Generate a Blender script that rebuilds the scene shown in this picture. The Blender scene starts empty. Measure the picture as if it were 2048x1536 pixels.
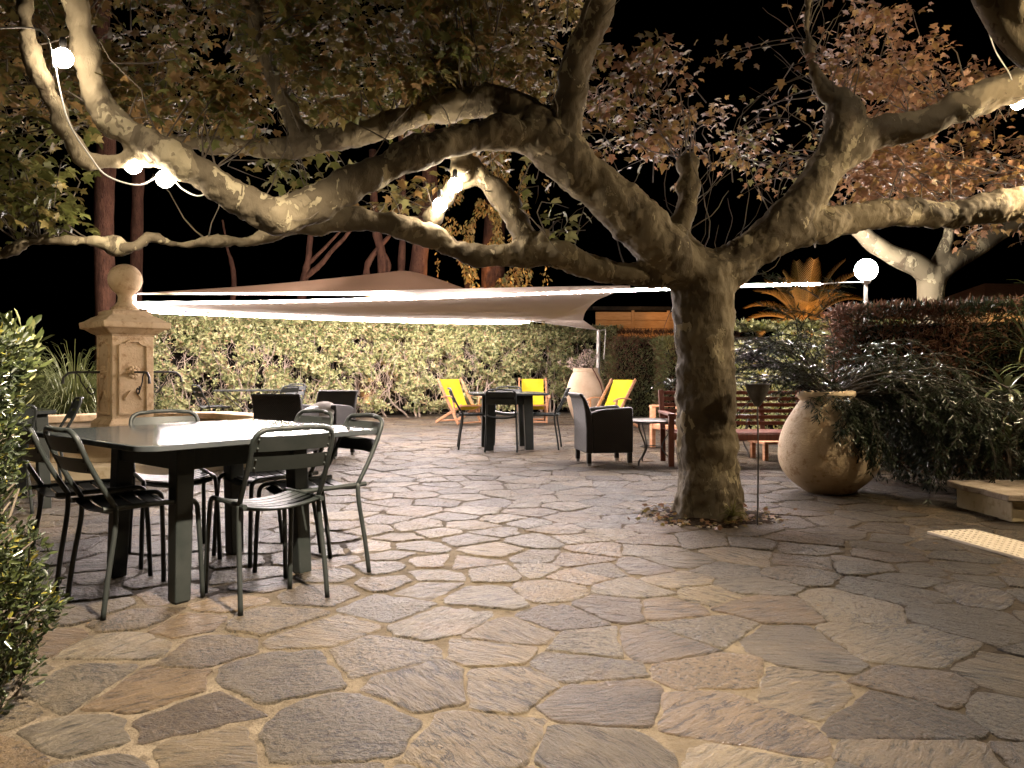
import bpy, math, random
import numpy as np
from mathutils import Vector, Matrix, noise as mnoise

random.seed(7)
RNG = np.random.default_rng(11)
R = math.radians
scene = bpy.context.scene
COL = scene.collection

# ------------------------------------------------------------------ camera
H = 1.05                      # eye height: the photographer sits
F = 1539.0                    # focal length in photo pixels (2048 wide)
HY = 739.0                    # horizon row in the photo
cam_d = bpy.data.cameras.new("camera")
cam_d.sensor_width = 36.0
cam_d.lens = 36.0 * F / 2048.0
cam_d.shift_y = -(768.0 - HY) / 2048.0
cam_d.clip_start = 0.05
cam_d.clip_end = 2000
cam = bpy.data.objects.new("camera", cam_d)
COL.objects.link(cam)
cam.location = (0, 0, H)
cam.rotation_euler = (R(90), 0, 0)
scene.camera = cam

# ------------------------------------------------------------------ night sky
world = bpy.data.worlds.new("World")
scene.world = world
world.use_nodes = True
wn = world.node_tree
bg = wn.nodes["Background"]
sky = wn.nodes.new("ShaderNodeTexSky")
sky.sky_type = 'NISHITA'
sky.sun_disc = False
sky.sun_elevation = R(-9)
sky.sun_rotation = R(200)
wn.links.new(sky.outputs[0], bg.inputs[0])
bg.inputs[1].default_value = 0.05

scene.view_settings.view_transform = 'Standard'
scene.view_settings.look = 'None'
scene.view_settings.gamma = 1
scene.view_settings.exposure = 0.0
scene.view_settings.use_curve_mapping = False
scene.cycles.use_denoising = True
scene.cycles.sample_clamp_indirect = 4.0
scene.cycles.max_bounces = 5
scene.cycles.diffuse_bounces = 3
scene.cycles.glossy_bounces = 2
scene.cycles.transmission_bounces = 3
scene.cycles.caustics_reflective = False
scene.cycles.caustics_refractive = False

# lamp strengths (radiance of the glowing surfaces)
E_BULB = 150
E_OVER = 60
K1_W, K2_W, K3_W = 2700, 160, 130
E_LED = 680
E_GLOBE = 420
WHITE = (1.0, 0.85, 0.66)
WARMW = (1.0, 0.76, 0.50)
LEDC = (1.0, 0.86, 0.83)
AMBER = (1.0, 0.52, 0.20)

# ------------------------------------------------------------------ helpers
def P(px, py, d):
    """point seen at photo pixel (px,py) at distance d along the view"""
    return Vector(((px - 1024) / F * d, d, H - (py - HY) / F * d))

def G(px, py):
    d = H * F / (py - HY)
    return Vector(((px - 1024) / F * d, d, 0))

def facing(fx, fy):
    """rotation about z that turns local +y to (fx,fy)"""
    return math.atan2(-fx, fy)

class MB:
    def __init__(s):
        s.v = []; s.f = []; s.m = []; s.n = 0
    def add(s, vs, fs, mi=0, M=None):
        if M is not None:
            vs = [M @ Vector(p) for p in vs]
        s.v.extend([tuple(p) for p in vs])
        s.f.extend([tuple(i + s.n for i in f) for f in fs])
        s.m.extend([mi] * len(fs))
        s.n += len(vs)
    def box(s, c, size, rz=0, mi=0, M=None):
        x, y, z = [a / 2 for a in size]
        vs = [Vector((sx * x, sy * y, sz * z)) for sx in (-1, 1) for sy in (-1, 1) for sz in (-1, 1)]
        T = Matrix.Translation(Vector(c)) @ Matrix.Rotation(rz, 4, 'Z')
        if M is not None: T = M @ T
        fs = [(0, 1, 3, 2), (4, 6, 7, 5), (0, 4, 5, 1), (2, 3, 7, 6), (0, 2, 6, 4), (1, 5, 7, 3)]
        s.add([T @ p for p in vs], fs, mi)
    def bar(s, a, b, w, h, up=(0, 0, 1), mi=0):
        a = Vector(a); b = Vector(b); t = (b - a).normalized(); up = Vector(up)
        if abs(t.dot(up)) > 0.97: up = Vector((0, 1, 0))
        r = t.cross(up).normalized(); u = r.cross(t)
        vs = [p + r * sx * w / 2 + u * sy * h / 2 for p in (a, b) for sx, sy in ((-1, -1), (1, -1), (1, 1), (-1, 1))]
        s.add(vs, [(3, 2, 1, 0), (4, 5, 6, 7), (0, 1, 5, 4), (1, 2, 6, 5), (2, 3, 7, 6), (3, 0, 4, 7)], mi)
    def tube(s, pts, rad, n=8, cap=True, mi=0, wob=0.0):
        pts = [Vector(p) for p in pts]
        if not hasattr(rad, '__len__'): rad = [rad] * len(pts)
        tang = []
        for i in range(len(pts)):
            a = pts[max(0, i - 1)]; b = pts[min(len(pts) - 1, i + 1)]
            t = (b - a)
            tang.append(t.normalized() if t.length > 1e-9 else Vector((0, 0, 1)))
        ref = Vector((0, 0, 1)) if abs(tang[0].z) < 0.9 else Vector((1, 0, 0))
        r = tang[0].cross(ref).normalized()
        vs = []
        for i, p in enumerate(pts):
            t = tang[i]
            r = (r - t * r.dot(t))
            r = r.normalized() if r.length > 1e-6 else t.orthogonal().normalized()
            u = t.cross(r)
            for k in range(n):
                a = 2 * math.pi * k / n
                rr = rad[i]
                d = r * math.cos(a) + u * math.sin(a)
                if wob: rr *= 1 + wob * mnoise.noise((p + d * rad[i]) * (1.2 / max(rad[i], .02) * .25))
                vs.append(p + d * rr)
        fs = []
        for i in range(len(pts) - 1):
            for k in range(n):
                k2 = (k + 1) % n
                fs.append((i * n + k, i * n + k2, (i + 1) * n + k2, (i + 1) * n + k))
        if cap:
            fs.append(tuple(reversed(range(n))))
            fs.append(tuple((len(pts) - 1) * n + k for k in range(n)))
        s.add(vs, fs, mi)
    def lathe(s, prof, n=32, c=(0, 0, 0), mi=0, M=None, sq=False, rot=0.0):
        c = Vector(c); vs = []
        for (r, z) in prof:
            for k in range(n):
                a = 2 * math.pi * k / n + rot
                vs.append(c + Vector((r * math.cos(a), r * math.sin(a), z)))
        fs = []
        for i in range(len(prof) - 1):
            for k in range(n):
                k2 = (k + 1) % n
                fs.append((i * n + k, i * n + k2, (i + 1) * n + k2, (i + 1) * n + k))
        fs.append(tuple(reversed(range(n))))
        fs.append(tuple((len(prof) - 1) * n + k for k in range(n)))
        s.add(vs, fs, mi, M)
    def prism(s, poly, z0, z1, mi=0, M=None):
        n = len(poly)
        vs = [Vector((p[0], p[1], z0)) for p in poly] + [Vector((p[0], p[1], z1)) for p in poly]
        fs = [tuple(reversed(range(n))), tuple(range(n, 2 * n))]
        fs += [(k, (k + 1) % n, n + (k + 1) % n, n + k) for k in range(n)]
        s.add(vs, fs, mi, M)
    def sphere(s, c, r, nu=16, nv=10, mi=0, sc=(1, 1, 1)):
        c = Vector(c); vs = [c + Vector((0, 0, r * sc[2]))]
        for i in range(1, nv):
            th = math.pi * i / nv
            for k in range(nu):
                a = 2 * math.pi * k / nu
                vs.append(c + Vector((r * sc[0] * math.sin(th) * math.cos(a), r * sc[1] * math.sin(th) * math.sin(a), r * sc[2] * math.cos(th))))
        vs.append(c - Vector((0, 0, r * sc[2])))
        fs = [(0, 1 + k, 1 + (k + 1) % nu) for k in range(nu)]
        for i in range(nv - 2):
            for k in range(nu):
                a = 1 + i * nu + k; b = 1 + i * nu + (k + 1) % nu
                fs.append((a, a + nu, b + nu, b))
        L = len(vs) - 1; o = 1 + (nv - 2) * nu
        fs += [(L, o + (k + 1) % nu, o + k) for k in range(nu)]
        s.add(vs, fs, mi)
    def build(s, name, mats, parent=None, smooth=True, bevel=0, angle=38):
        me = bpy.data.meshes.new(name)
        me.from_pydata(s.v, [], s.f)
        return finish(me, name, mats, s.m, parent, smooth, bevel, angle)

def finish(me, name, mats, mi, parent, smooth, bevel=0, angle=38):
    if not isinstance(mats, (list, tuple)): mats = [mats]
    for m in mats: me.materials.append(m)
    if len(mats) > 1: me.polygons.foreach_set("material_index", np.asarray(mi, dtype=np.int32))
    if smooth:
        me.polygons.foreach_set("use_smooth", np.ones(len(me.polygons), dtype=bool))
        if angle < 179: me.set_sharp_from_angle(angle=R(angle))
    me.update()
    o = bpy.data.objects.new(name, me)
    COL.objects.link(o)
    if parent is not None: o.parent = parent
    if bevel:
        b = o.modifiers.new("bevel", 'BEVEL'); b.width = bevel; b.segments = 2; b.limit_method = 'ANGLE'; b.angle_limit = R(40)
    return o

def empty(name, loc, rz=0, label=None, cat=None, group=None):
    o = bpy.data.objects.new(name, None)
    COL.objects.link(o); o.location = loc; o.rotation_euler = (0, 0, rz); o.empty_display_size = .1
    return tag(o, label, cat, group)

def tag(o, label=None, cat=None, group=None, kind=None):
    if label: o["label"] = label
    if cat: o["category"] = cat
    if group: o["group"] = group
    if kind: o["kind"] = kind
    return o

def copy_tree(o, parent=None):
    c = o.copy(); COL.objects.link(c)
    if parent is not None: c.parent = parent
    for ch in list(o.children): copy_tree(ch, c)
    return c

# ------------------------------------------------------------------ materials
def new_mat(name):
    m = bpy.data.materials.new(name); m.use_nodes = True
    nt = m.node_tree
    return m, nt, nt.nodes["Principled BSDF"], nt.nodes["Material Output"]

class NB:
    """tiny node writer"""
    def __init__(s, nt): s.nt = nt
    def put(s, sock, v):
        if v is None: return
        if isinstance(v, bpy.types.NodeSocket): s.nt.links.new(v, sock)
        elif hasattr(v, '__len__'):
            v = tuple(v)
            if sock.type == 'RGBA' and len(v) == 3: v = v + (1.0,)
            sock.default_value = v
        else: sock.default_value = v
    def math(s, op, a, b=None, c=None, clamp=False):
        n = s.nt.nodes.new("ShaderNodeMath"); n.operation = op; n.use_clamp = clamp
        for i, v in enumerate((a, b, c)): s.put(n.inputs[i], v)
        return n.outputs[0]
    def vmath(s, op, a, b=None):
        n = s.nt.nodes.new("ShaderNodeVectorMath"); n.operation = op
        s.put(n.inputs[0], a)
        if b is not None:
            if op == 'SCALE': s.put(n.inputs['Scale'], b)
            else: s.put(n.inputs[1], b)
        return n.outputs[0]
    def noise(s, vec, scale, detail=4, rough=.55, dist=0.0, out=0):
        n = s.nt.nodes.new("ShaderNodeTexNoise")
        s.put(n.inputs['Vector'], vec); n.inputs['Scale'].default_value = scale
        n.inputs['Detail'].default_value = detail; n.inputs['Roughness'].default_value = rough
        n.inputs['Distortion'].default_value = dist
        return n.outputs[out]
    def vor(s, vec, scale, feature='F1', rnd=1.0, dim='2D'):
        n = s.nt.nodes.new("ShaderNodeTexVoronoi"); n.voronoi_dimensions = dim; n.feature = feature
        s.put(n.inputs['Vector'], vec); n.inputs['Scale'].default_value = scale; n.inputs['Randomness'].default_value = rnd
        return n
    def mix(s, f, a, b, mode='MIX'):
        n = s.nt.nodes.new("ShaderNodeMix"); n.data_type = 'RGBA'; n.blend_type = mode
        s.put(n.inputs[0], f); s.put(n.inputs[6], a); s.put(n.inputs[7], b)
        return n.outputs[2]
    def fmix(s, f, a, b):
        n = s.nt.nodes.new("ShaderNodeMix"); n.data_type = 'FLOAT'
        s.put(n.inputs[0], f); s.put(n.inputs[2], a); s.put(n.inputs[3], b)
        return n.outputs[0]
    def ramp(s, f, stops, interp='LINEAR'):
        n = s.nt.nodes.new("ShaderNodeValToRGB"); cr = n.color_ramp; cr.interpolation = interp
        while len(cr.elements) < len(stops): cr.elements.new(.5)
        for e, (p, c) in zip(cr.elements, stops):
            e.position = p
            e.color = (c, c, c, 1) if not hasattr(c, '__len__') else tuple(c) + (1,)
        s.put(n.inputs[0], f)
        return n.outputs[0]
    def step(s, x, a, b):
        n = s.nt.nodes.new("ShaderNodeMapRange"); n.interpolation_type = 'SMOOTHSTEP'
        s.put(n.inputs[0], x); s.put(n.inputs[1], a); s.put(n.inputs[2], b)
        return n.outputs[0]
    def obj(s):
        return s.nt.nodes.new("ShaderNodeTexCoord").outputs['Object']
    def pos(s):
        return s.nt.nodes.new("ShaderNodeNewGeometry").outputs['Position']
    def bump(s, h, strength=1.0, dist=1.0):
        n = s.nt.nodes.new("ShaderNodeBump"); s.put(n.inputs['Height'], h)
        n.inputs['Strength'].default_value = strength; n.inputs['Distance'].default_value = dist
        return n.outputs[0]

def mottled(name, c1, c2, scale=6, rough=.6, metal=0, bump=0.0, bscale=40, spec=.5, c3=None, stretch=None, rvar=.1):
    m, nt, b, out = new_mat(name); q = NB(nt)
    v = q.obj()
    if stretch: v = q.vmath('MULTIPLY', v, stretch)
    n1 = q.noise(v, scale, 5, .6)
    f = q.step(n1, .35, .65)
    col = q.mix(f, c1, c2)
    if c3 is not None:
        n2 = q.noise(v, scale * 3.1, 6, .65)
        col = q.mix(q.step(n2, .52, .68), col, c3)
    q.put(b.inputs['Base Color'], col)
    q.put(b.inputs['Roughness'], q.math('MULTIPLY_ADD', n1, rvar, rough - rvar / 2))
    b.inputs['Metallic'].default_value = metal
    b.inputs['Specular IOR Level'].default_value = spec
    if bump:
        nb = q.noise(v, bscale, 6, .65)
        q.put(b.inputs['Normal'], q.bump(nb, 1.0, bump))
    return m

def leaf_mat(name, c1, c2, rough=.5, trans=.42, scale=5, spec=.4):
    m, nt, b, out = new_mat(name); q = NB(nt)
    f = q.step(q.noise(q.obj(), scale, 3), .35, .65)
    col = q.mix(f, c1, c2)
    q.put(b.inputs['Base Color'], col); b.inputs['Roughness'].default_value = rough
    b.inputs['Specular IOR Level'].default_value = spec
    t = nt.nodes.new("ShaderNodeBsdfTranslucent"); q.put(t.inputs['Color'], col)
    mx = nt.nodes.new("ShaderNodeMixShader"); mx.inputs[0].default_value = trans
    nt.links.new(b.outputs[0], mx.inputs[1]); nt.links.new(t.outputs[0], mx.inputs[2]); nt.links.new(mx.outputs[0], out.inputs[0])
    return m

def glow_mat(name, col, e):
    m, nt, b, out = new_mat(name)
    em = nt.nodes.new("ShaderNodeEmission"); em.inputs[0].default_value = tuple(col) + (1,); em.inputs[1].default_value = e
    nt.links.new(em.outputs[0], out.inputs[0])
    return m

M_BULB = glow_mat("bulb_glow", WHITE, E_BULB)
M_OVER = glow_mat("lamp_glow", WARMW, E_OVER)
M_LED = glow_mat("led_glow", LEDC, E_LED)
M_GLOBE = glow_mat("globe_glow", (1, .93, .84), E_GLOBE)
M_METAL = mottled("painted_steel", (.017, .021, .020), (.025, .028, .027), 9, .48, 0, .0006, 220, .35)
M_TOP = mottled("table_top_steel", (.034, .040, .044), (.052, .056, .059), 3, .12, 0, 0, 200, .35, stretch=(1, 6, 1), rvar=.05)
M_TOP.node_tree.nodes["Principled BSDF"].inputs["IOR"].default_value = 1.14
M_STONE = mottled("fountain_stone", (.50, .36, .21), (.62, .47, .29), 3.5, .8, 0, .006, 38, .2, c3=(.38, .25, .13))
M_STONE2 = mottled("basin_stone", (.50, .40, .27), (.60, .50, .36), 2.5, .8, 0, .005, 30, .2, c3=(.42, .31, .19))
M_IRON = mottled("black_iron", (.012, .012, .012), (.02, .018, .016), 20, .5, .3, .001, 90)
M_IRON2 = mottled("worn_iron", (.09, .085, .08), (.13, .12, .11), 20, .5, .4, .001, 90)
M_WICK = None
M_YEL = mottled("yellow_canvas", (.66, .56, .03), (.74, .63, .045), 4, .85, 0, .0008, 260, .1)
M_WOOD = mottled("pale_wood", (.42, .20, .10), (.55, .30, .17), 6, .6, 0, .001, 60, .3, stretch=(1, 1, 8))
M_RED = mottled("red_wood", (.10, .026, .014), (.14, .040, .020), 6, .5, 0, .001, 60, .4, stretch=(8, 1, 1))
M_OCHREWOOD = mottled("ochre_wood", (.42, .22, .08), (.5, .28, .11), 4, .7, 0, .002, 50, .2, stretch=(1, 1, 6))
M_TERRA = mottled("pot_clay", (.56, .43, .28), (.64, .51, .35), 4, .75, 0, .006, 45, .25, c3=(.42, .28, .16))
M_TERRA2 = mottled("far_pot_clay", (.52, .38, .26), (.60, .46, .33), 4, .8, 0, .004, 45, .2)
M_CUSH = mottled("grey_cushion", (.30, .27, .25), (.36, .33, .30), 8, .9, 0, .001, 200, .1)
M_SOIL = mottled("soil", (.022, .015, .010), (.050, .033, .022), 14, .95, 0, .05, 30, .1, c3=(.085, .06, .04))
M_POLE = mottled("grey_pole", (.35, .33, .31), (.42, .40, .37), 8, .45, .5)
M_CABLE = mottled("pale_cable", (.45, .43, .40), (.5, .48, .45), 8, .5)
M_MAT = mottled("cream_slab", (.66, .58, .46), (.72, .64, .52), 12, .7, 0, .001, 160, .2)
M_WALLP = mottled("wall_render", (.50, .42, .28), (.58, .50, .35), 5, .85, 0, .006, 60, .1, c3=(.40, .32, .2))
M_CAP = mottled("cap_stone", (.26, .21, .16), (.38, .32, .26), 6, .75, 0, .012, 24, .25, c3=(.18, .13, .1))
M_BARKP = mottled("pine_bark", (.040, .018, .011), (.072, .034, .020), 9, .9, 0, .03, 26, .1, c3=(.025, .012, .008), stretch=(1, 1, .35))
M_TWIG = mottled("twig_bark", (.075, .058, .042), (.12, .095, .07), 12, .85)
M_STEMD = mottled("shrub_stem", (.030, .024, .018), (.05, .04, .03), 12, .8)
M_HTWIG = mottled("hedge_twig", (.24, .18, .14), (.34, .27, .21), 12, .8)
M_PALMT = mottled("palm_bark", (.20, .11, .05), (.28, .16, .08), 10, .9, 0, .03, 18)
M_DARKLINE = mottled("core_shade_and_roof", (.009, .008, .006), (.022, .017, .012), 9, .95, spec=.1)  # near-black: hedge core shade held in the colour; shed roof too

L_GREEN = leaf_mat("leaf_green", (.095, .105, .026), (.15, .15, .042))
L_OLIVE = leaf_mat("leaf_olive", (.155, .125, .038), (.215, .165, .052))
L_BROWN = leaf_mat("leaf_brown", (.20, .120, .042), (.27, .165, .062))
L_RUST = leaf_mat("leaf_rust", (.21, .105, .055), (.28, .155, .085))
L_PALE = leaf_mat("leaf_pale", (.20, .19, .07), (.26, .24, .10))
L_HEDGE = leaf_mat("hedge_leaf", (.26, .27, .11), (.38, .37, .18), .35, .2)
L_HEDGE2 = leaf_mat("hedge_leaf_deep", (.07, .09, .03), (.12, .13, .05), .4, .2)
L_HEDGE3 = leaf_mat("hedge_leaf_dry", (.26, .17, .09), (.32, .22, .12), .5, .2)
L_CONIF = leaf_mat("conifer_green", (.085, .095, .03), (.13, .13, .045), .6, .15)
L_CONIFB = leaf_mat("conifer_brown", (.15, .075, .045), (.10, .055, .035), .7, .15, spec=.15)
L_DRED = leaf_mat("dark_red_leaf", (.085, .036, .022), (.055, .026, .015), .75, .1, spec=.15)
L_DGRN = leaf_mat("dark_green_leaf", (.014, .022, .009), (.024, .032, .013), .5, .1)
L_SHRUB = leaf_mat("shrub_needle", (.014, .024, .010), (.027, .038, .016), .30, .15, spec=.6)
L_BOX = leaf_mat("box_leaf", (.030, .040, .013), (.050, .062, .020), .28, .15, spec=.6)
L_BOXY = leaf_mat("box_leaf_yellow", (.20, .19, .03), (.26, .22, .05), .35, .3)
L_GRASS = leaf_mat("grass_blade", (.10, .12, .035), (.17, .18, .07), .45, .25)
L_PALM = leaf_mat("palm_leaf", (.26, .16, .04), (.34, .20, .06), .5, .2)
L_IVY = leaf_mat("ivy_leaf", (.22, .17, .05), (.30, .22, .08), .4, .2)
L_SUCC = leaf_mat("succulent_leaf", (.42, .33, .28), (.5, .40, .34), .5, .1)
L_STRAP = leaf_mat("strap_leaf", (.10, .13, .06), (.16, .18, .09), .3, .1, spec=.7)

def wicker():
    m, nt, b, out = new_mat("black_wicker"); q = NB(nt)
    v = q.obj()
    w = nt.nodes.new("ShaderNodeTexWave"); w.wave_type = 'BANDS'; w.bands_direction = 'Z'; q.put(w.inputs[0], v)
    w.inputs['Scale'].default_value = 26; w.inputs['Distortion'].default_value = 1.5
    w2 = nt.nodes.new("ShaderNodeTexWave"); w2.bands_direction = 'DIAGONAL'; q.put(w2.inputs[0], v); w2.inputs['Scale'].default_value = 30
    h = q.math('MULTIPLY', w.outputs[1], w2.outputs[1])
    q.put(b.inputs['Base Color'], q.mix(h, (.010, .008, .007), (.028, .024, .021)))
    b.inputs['Roughness'].default_value = .5
    q.put(b.inputs['Normal'], q.bump(h, .8, .004))
    return m
M_WICK = wicker()

def bark():
    m, nt, b, out = new_mat("plane_bark"); q = NB(nt)
    v = q.obj()
    vs = q.vmath('MULTIPLY', v, (1, 1, .55))
    vw = q.vmath('ADD', vs, q.vmath('SCALE', q.noise(vs, 6, 3, out=1), .35))
    n1 = q.noise(vw, 2.6, 5, .6)
    n2 = q.noise(vw, 6.5, 4, .55)
    big = q.step(n1, .48, .51)
    col = q.mix(big, (.105, .083, .052), (.185, .15, .095))
    v2 = q.vor(vw, 9, 'F1', 1.0, '3D')
    fleck = q.math('MULTIPLY', q.step(n2, .595, .605), 1.0)
    col = q.mix(fleck, col, (.32, .27, .17))
    dk = q.step(q.noise(vw, 4.2, 5, .6), .60, .66)
    col = q.mix(dk, col, (.085, .062, .038))
    spots = q.math('LESS_THAN', v2.outputs[0], q.math('MULTIPLY', q.step(q.noise(vw, 3, 2), .55, .7), .28))
    col = q.mix(spots, col, (.36, .30, .20))
    q.put(b.inputs['Base Color'], col)
    b.inputs['Roughness'].default_value = .8
    b.inputs['Specular IOR Level'].default_value = .25
    hh = q.math('ADD', q.math('MULTIPLY', fleck, -.5), q.math('MULTIPLY', q.noise(vw, 30, 6, .6), .6))
    q.put(b.inputs['Normal'], q.bump(hh, .8, .012))
    return m
M_BARK = bark()

def sail_mat(name, c):
    m, nt, b, out = new_mat(name); q = NB(nt)
    v = q.obj()
    n1 = q.noise(q.vmath('MULTIPLY', v, (1, 1, 1)), .8, 4)
    col = q.mix(n1, tuple(a * .9 for a in c), tuple(min(1, a * 1.08) for a in c))
    q.put(b.inputs['Base Color'], col); b.inputs['Roughness'].default_value = .9; b.inputs['Specular IOR Level'].default_value = .1
    q.put(b.inputs['Normal'], q.bump(q.noise(v, 1.6, 3), .6, .05))
    t = nt.nodes.new("ShaderNodeBsdfTranslucent"); q.put(t.inputs['Color'], col)
    mx = nt.nodes.new("ShaderNodeMixShader"); mx.inputs[0].default_value = .35
    nt.links.new(b.outputs[0], mx.inputs[1]); nt.links.new(t.outputs[0], mx.inputs[2]); nt.links.new(mx.outputs[0], out.inputs[0])
    return m
M_SAIL = sail_mat("sail_cloth", (.82, .71, .62))
M_SAIL2 = sail_mat("sail_cloth_tan", (.30, .19, .125))

def paving():
    m, nt, b, out = new_mat("flagstones"); q = NB(nt)
    p = q.pos()
    at = nt.nodes.new("ShaderNodeAttribute"); at.attribute_name = "stone"
    cc = at.outputs['Color']
    sc = nt.nodes.new("ShaderNodeSeparateColor"); q.put(sc.inputs[0], cc)
    cr, cg, cb = sc.outputs[0], sc.outputs[1], sc.outputs[2]
    base = q.ramp(cr, [(0.0, (.140, .104, .064)), (.16, (.180, .134, .078)), (.30, (.118, .092, .062)), (.44, (.200, .154, .094)), (.58, (.142, .096, .054)), (.70, (.165, .132, .090)), (.80, (.090, .063, .040)), (.87, (.132, .108, .078)), (.95, (.185, .126, .066))], 'CONSTANT')
    # foliated schist: streaks along a direction of each stone's own
    vr = nt.nodes.new("ShaderNodeVectorRotate"); vr.rotation_type = 'Z_AXIS'
    q.put(vr.inputs['Vector'], p); q.put(vr.inputs['Angle'], q.math('MULTIPLY_ADD', cg, 2.2, -1.1))
    off = q.vmath('ADD', vr.outputs[0], q.vmath('SCALE', cc, 13.0))
    wob = q.vmath('ADD', off, q.vmath('SCALE', q.noise(off, 6, 3, out=1), .06))
    n_st = q.noise(q.vmath('MULTIPLY', wob, (4.0, 21, 1)), 1.9, 7, .72, .3)
    n_fl = q.noise(off, 3.4, 6, .62, .6)
    n_gr = q.noise(p, 120, 5, .75)
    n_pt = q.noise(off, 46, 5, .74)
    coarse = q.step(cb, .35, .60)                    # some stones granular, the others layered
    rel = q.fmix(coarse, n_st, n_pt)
    dark = q.step(rel, .49, .36)                     # dark mica, and crevice shade painted into the hollows
    light = q.step(rel, .55, .72)
    grain = q.math('MULTIPLY_ADD', q.math('SUBTRACT', n_fl, .5), 1.2, 1.0)
    grain = q.math('ADD', grain, q.math('MULTIPLY', q.math('SUBTRACT', n_gr, .5), 1.3))
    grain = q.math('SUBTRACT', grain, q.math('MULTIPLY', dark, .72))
    grain = q.math('ADD', grain, q.math('MULTIPLY', light, .75))
    grain = q.math('MAXIMUM', grain, .12)
    gcol = nt.nodes.new("ShaderNodeCombineColor")
    for k in range(3): q.put(gcol.inputs[k], grain)
    col = q.mix(1.0, base, gcol.outputs[0], 'MULTIPLY')
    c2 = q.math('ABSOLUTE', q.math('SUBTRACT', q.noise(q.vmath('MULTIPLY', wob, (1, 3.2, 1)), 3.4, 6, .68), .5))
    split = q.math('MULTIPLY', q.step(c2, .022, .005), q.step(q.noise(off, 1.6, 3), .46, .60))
    col = q.mix(q.math('MULTIPLY', split, .8), col, (.022, .016, .010))  # dark crack lines, relief shade put into their colour
    stn = q.step(q.noise(p, 2.2, 5, .6), .55, .72)   # iron stains
    col = q.mix(q.math('MULTIPLY', stn, .40), col, (.21, .125, .052))
    q.put(b.inputs['Base Color'], col)
    b.inputs['Specular IOR Level'].default_value = .45
    q.put(b.inputs['Roughness'], q.math('MULTIPLY_ADD', n_fl, .35, .36))
    h = q.math('MULTIPLY', q.math('SUBTRACT', rel, .5), q.math('MULTIPLY_ADD', cg, .09, .09))
    h = q.math('ADD', h, q.math('MULTIPLY', n_fl, .10))
    h = q.math('ADD', h, q.math('MULTIPLY', q.noise(off, 9, 5, .62), .085))
    h = q.math('SUBTRACT', h, q.math('MULTIPLY', split, .012))
    h = q.math('ADD', h, q.math('MULTIPLY', n_pt, .022))
    h = q.math('ADD', h, q.math('MULTIPLY', n_gr, .012))
    q.put(b.inputs['Normal'], q.bump(h, 1.0, 1.0))
    return m
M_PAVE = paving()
M_MORT = mottled("mortar", (.080, .062, .043), (.130, .104, .075), 7, .9, 0, .03, 34, .15, c3=(.060, .046, .032))

# ------------------------------------------------------------------ leaves as real faces
LEAF_PLANE = (np.array([(0, .38, -.05), (0, 0, 0), (.34, .02, -.06), (.27, .24, 0), (.56, .42, -.12), (.24, .52, 0), (.16, .74, -.03), (0, 1.0, -.16),
                        (-.16, .74, -.03), (-.24, .52, 0), (-.56, .42, -.12), (-.27, .24, 0), (-.34, .02, -.06)], float),
              [(0, i, i + 1) for i in range(1, 12)] + [(0, 12, 1)])
LEAF_OVAL = (np.array([(0, 0, 0), (.17, .42, .03), (.13, .8, 0), (0, 1, -.08), (-.13, .8, 0), (-.17, .42, .03), (0, .5, -.04)], float),
             [(6, 0, 1), (6, 1, 2), (6, 2, 3), (6, 3, 4), (6, 4, 5), (6, 5, 0)])
LEAF_DIA = (np.array([(0, 0, 0), (.2, .5, .04), (0, 1, -.05), (-.2, .5, .04)], float), [(0, 1, 2), (0, 2, 3)])
LEAF_NEEDLE = (np.array([(0, 0, 0), (.09, .45, .0), (0, 1, -.03), (-.09, .45, 0)], float), [(0, 1, 2), (0, 2, 3)])

def frames(dirs, ups):
    y = dirs / np.maximum(np.linalg.norm(dirs, axis=1, keepdims=True), 1e-9)
    x = np.cross(y, ups); x /= np.maximum(np.linalg.norm(x, axis=1, keepdims=True), 1e-9)
    z = np.cross(x, y)
    return np.stack([x, y, z], axis=2)            # columns

def leaf_mesh(name, tmpl, pos, dirs, ups, size, mats, mi, parent=None, smooth=False, kind=None):
    T, F_ = tmpl
    pos = np.asarray(pos, float); n = len(pos); k = len(T)
    M = frames(np.asarray(dirs, float), np.asarray(ups, float))
    size = np.asarray(size, float)
    V = np.einsum('nij,kj->nki', M, T) * size[:, None, None] + pos[:, None, :]
    F0 = np.array(F_, np.int64)
    Fa = (F0[None] + (np.arange(n) * k)[:, None, None]).reshape(-1, 3)
    me = bpy.data.meshes.new(name)
    me.vertices.add(n * k); me.vertices.foreach_set("co", V.reshape(-1).astype(np.float32))
    nf = len(Fa)
    me.loops.add(nf * 3); me.loops.foreach_set("vertex_index", Fa.reshape(-1).astype(np.int32))
    me.polygons.add(nf)
    me.polygons.foreach_set("loop_start", (np.arange(nf) * 3).astype(np.int32))
    me.update(calc_edges=True)
    mf = np.repeat(np.asarray(mi, np.int32), len(F_))
    o = finish(me, name, mats, mf, parent, smooth, 0, 180)
    return o

def unit(n, rng=RNG):
    v = rng.normal(size=(n, 3)); return v / np.linalg.norm(v, axis=1, keepdims=True)

def spline(pts, sub=6):
    """Catmull-Rom through rows of numbers"""
    A = [np.asarray(p, float) for p in pts]
    A = [2 * A[0] - A[1]] + A + [2 * A[-1] - A[-2]]
    out = []
    for i in range(1, len(A) - 2):
        for k in range(sub):
            t = k / sub
            p0, p1, p2, p3 = A[i - 1], A[i], A[i + 1], A[i + 2]
            out.append(.5 * ((2 * p1) + (-p0 + p2) * t + (2 * p0 - 5 * p1 + 4 * p2 - p3) * t * t + (-p0 + 3 * p1 - 3 * p2 + p3) * t ** 3))
    out.append(A[-2])
    return out

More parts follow.
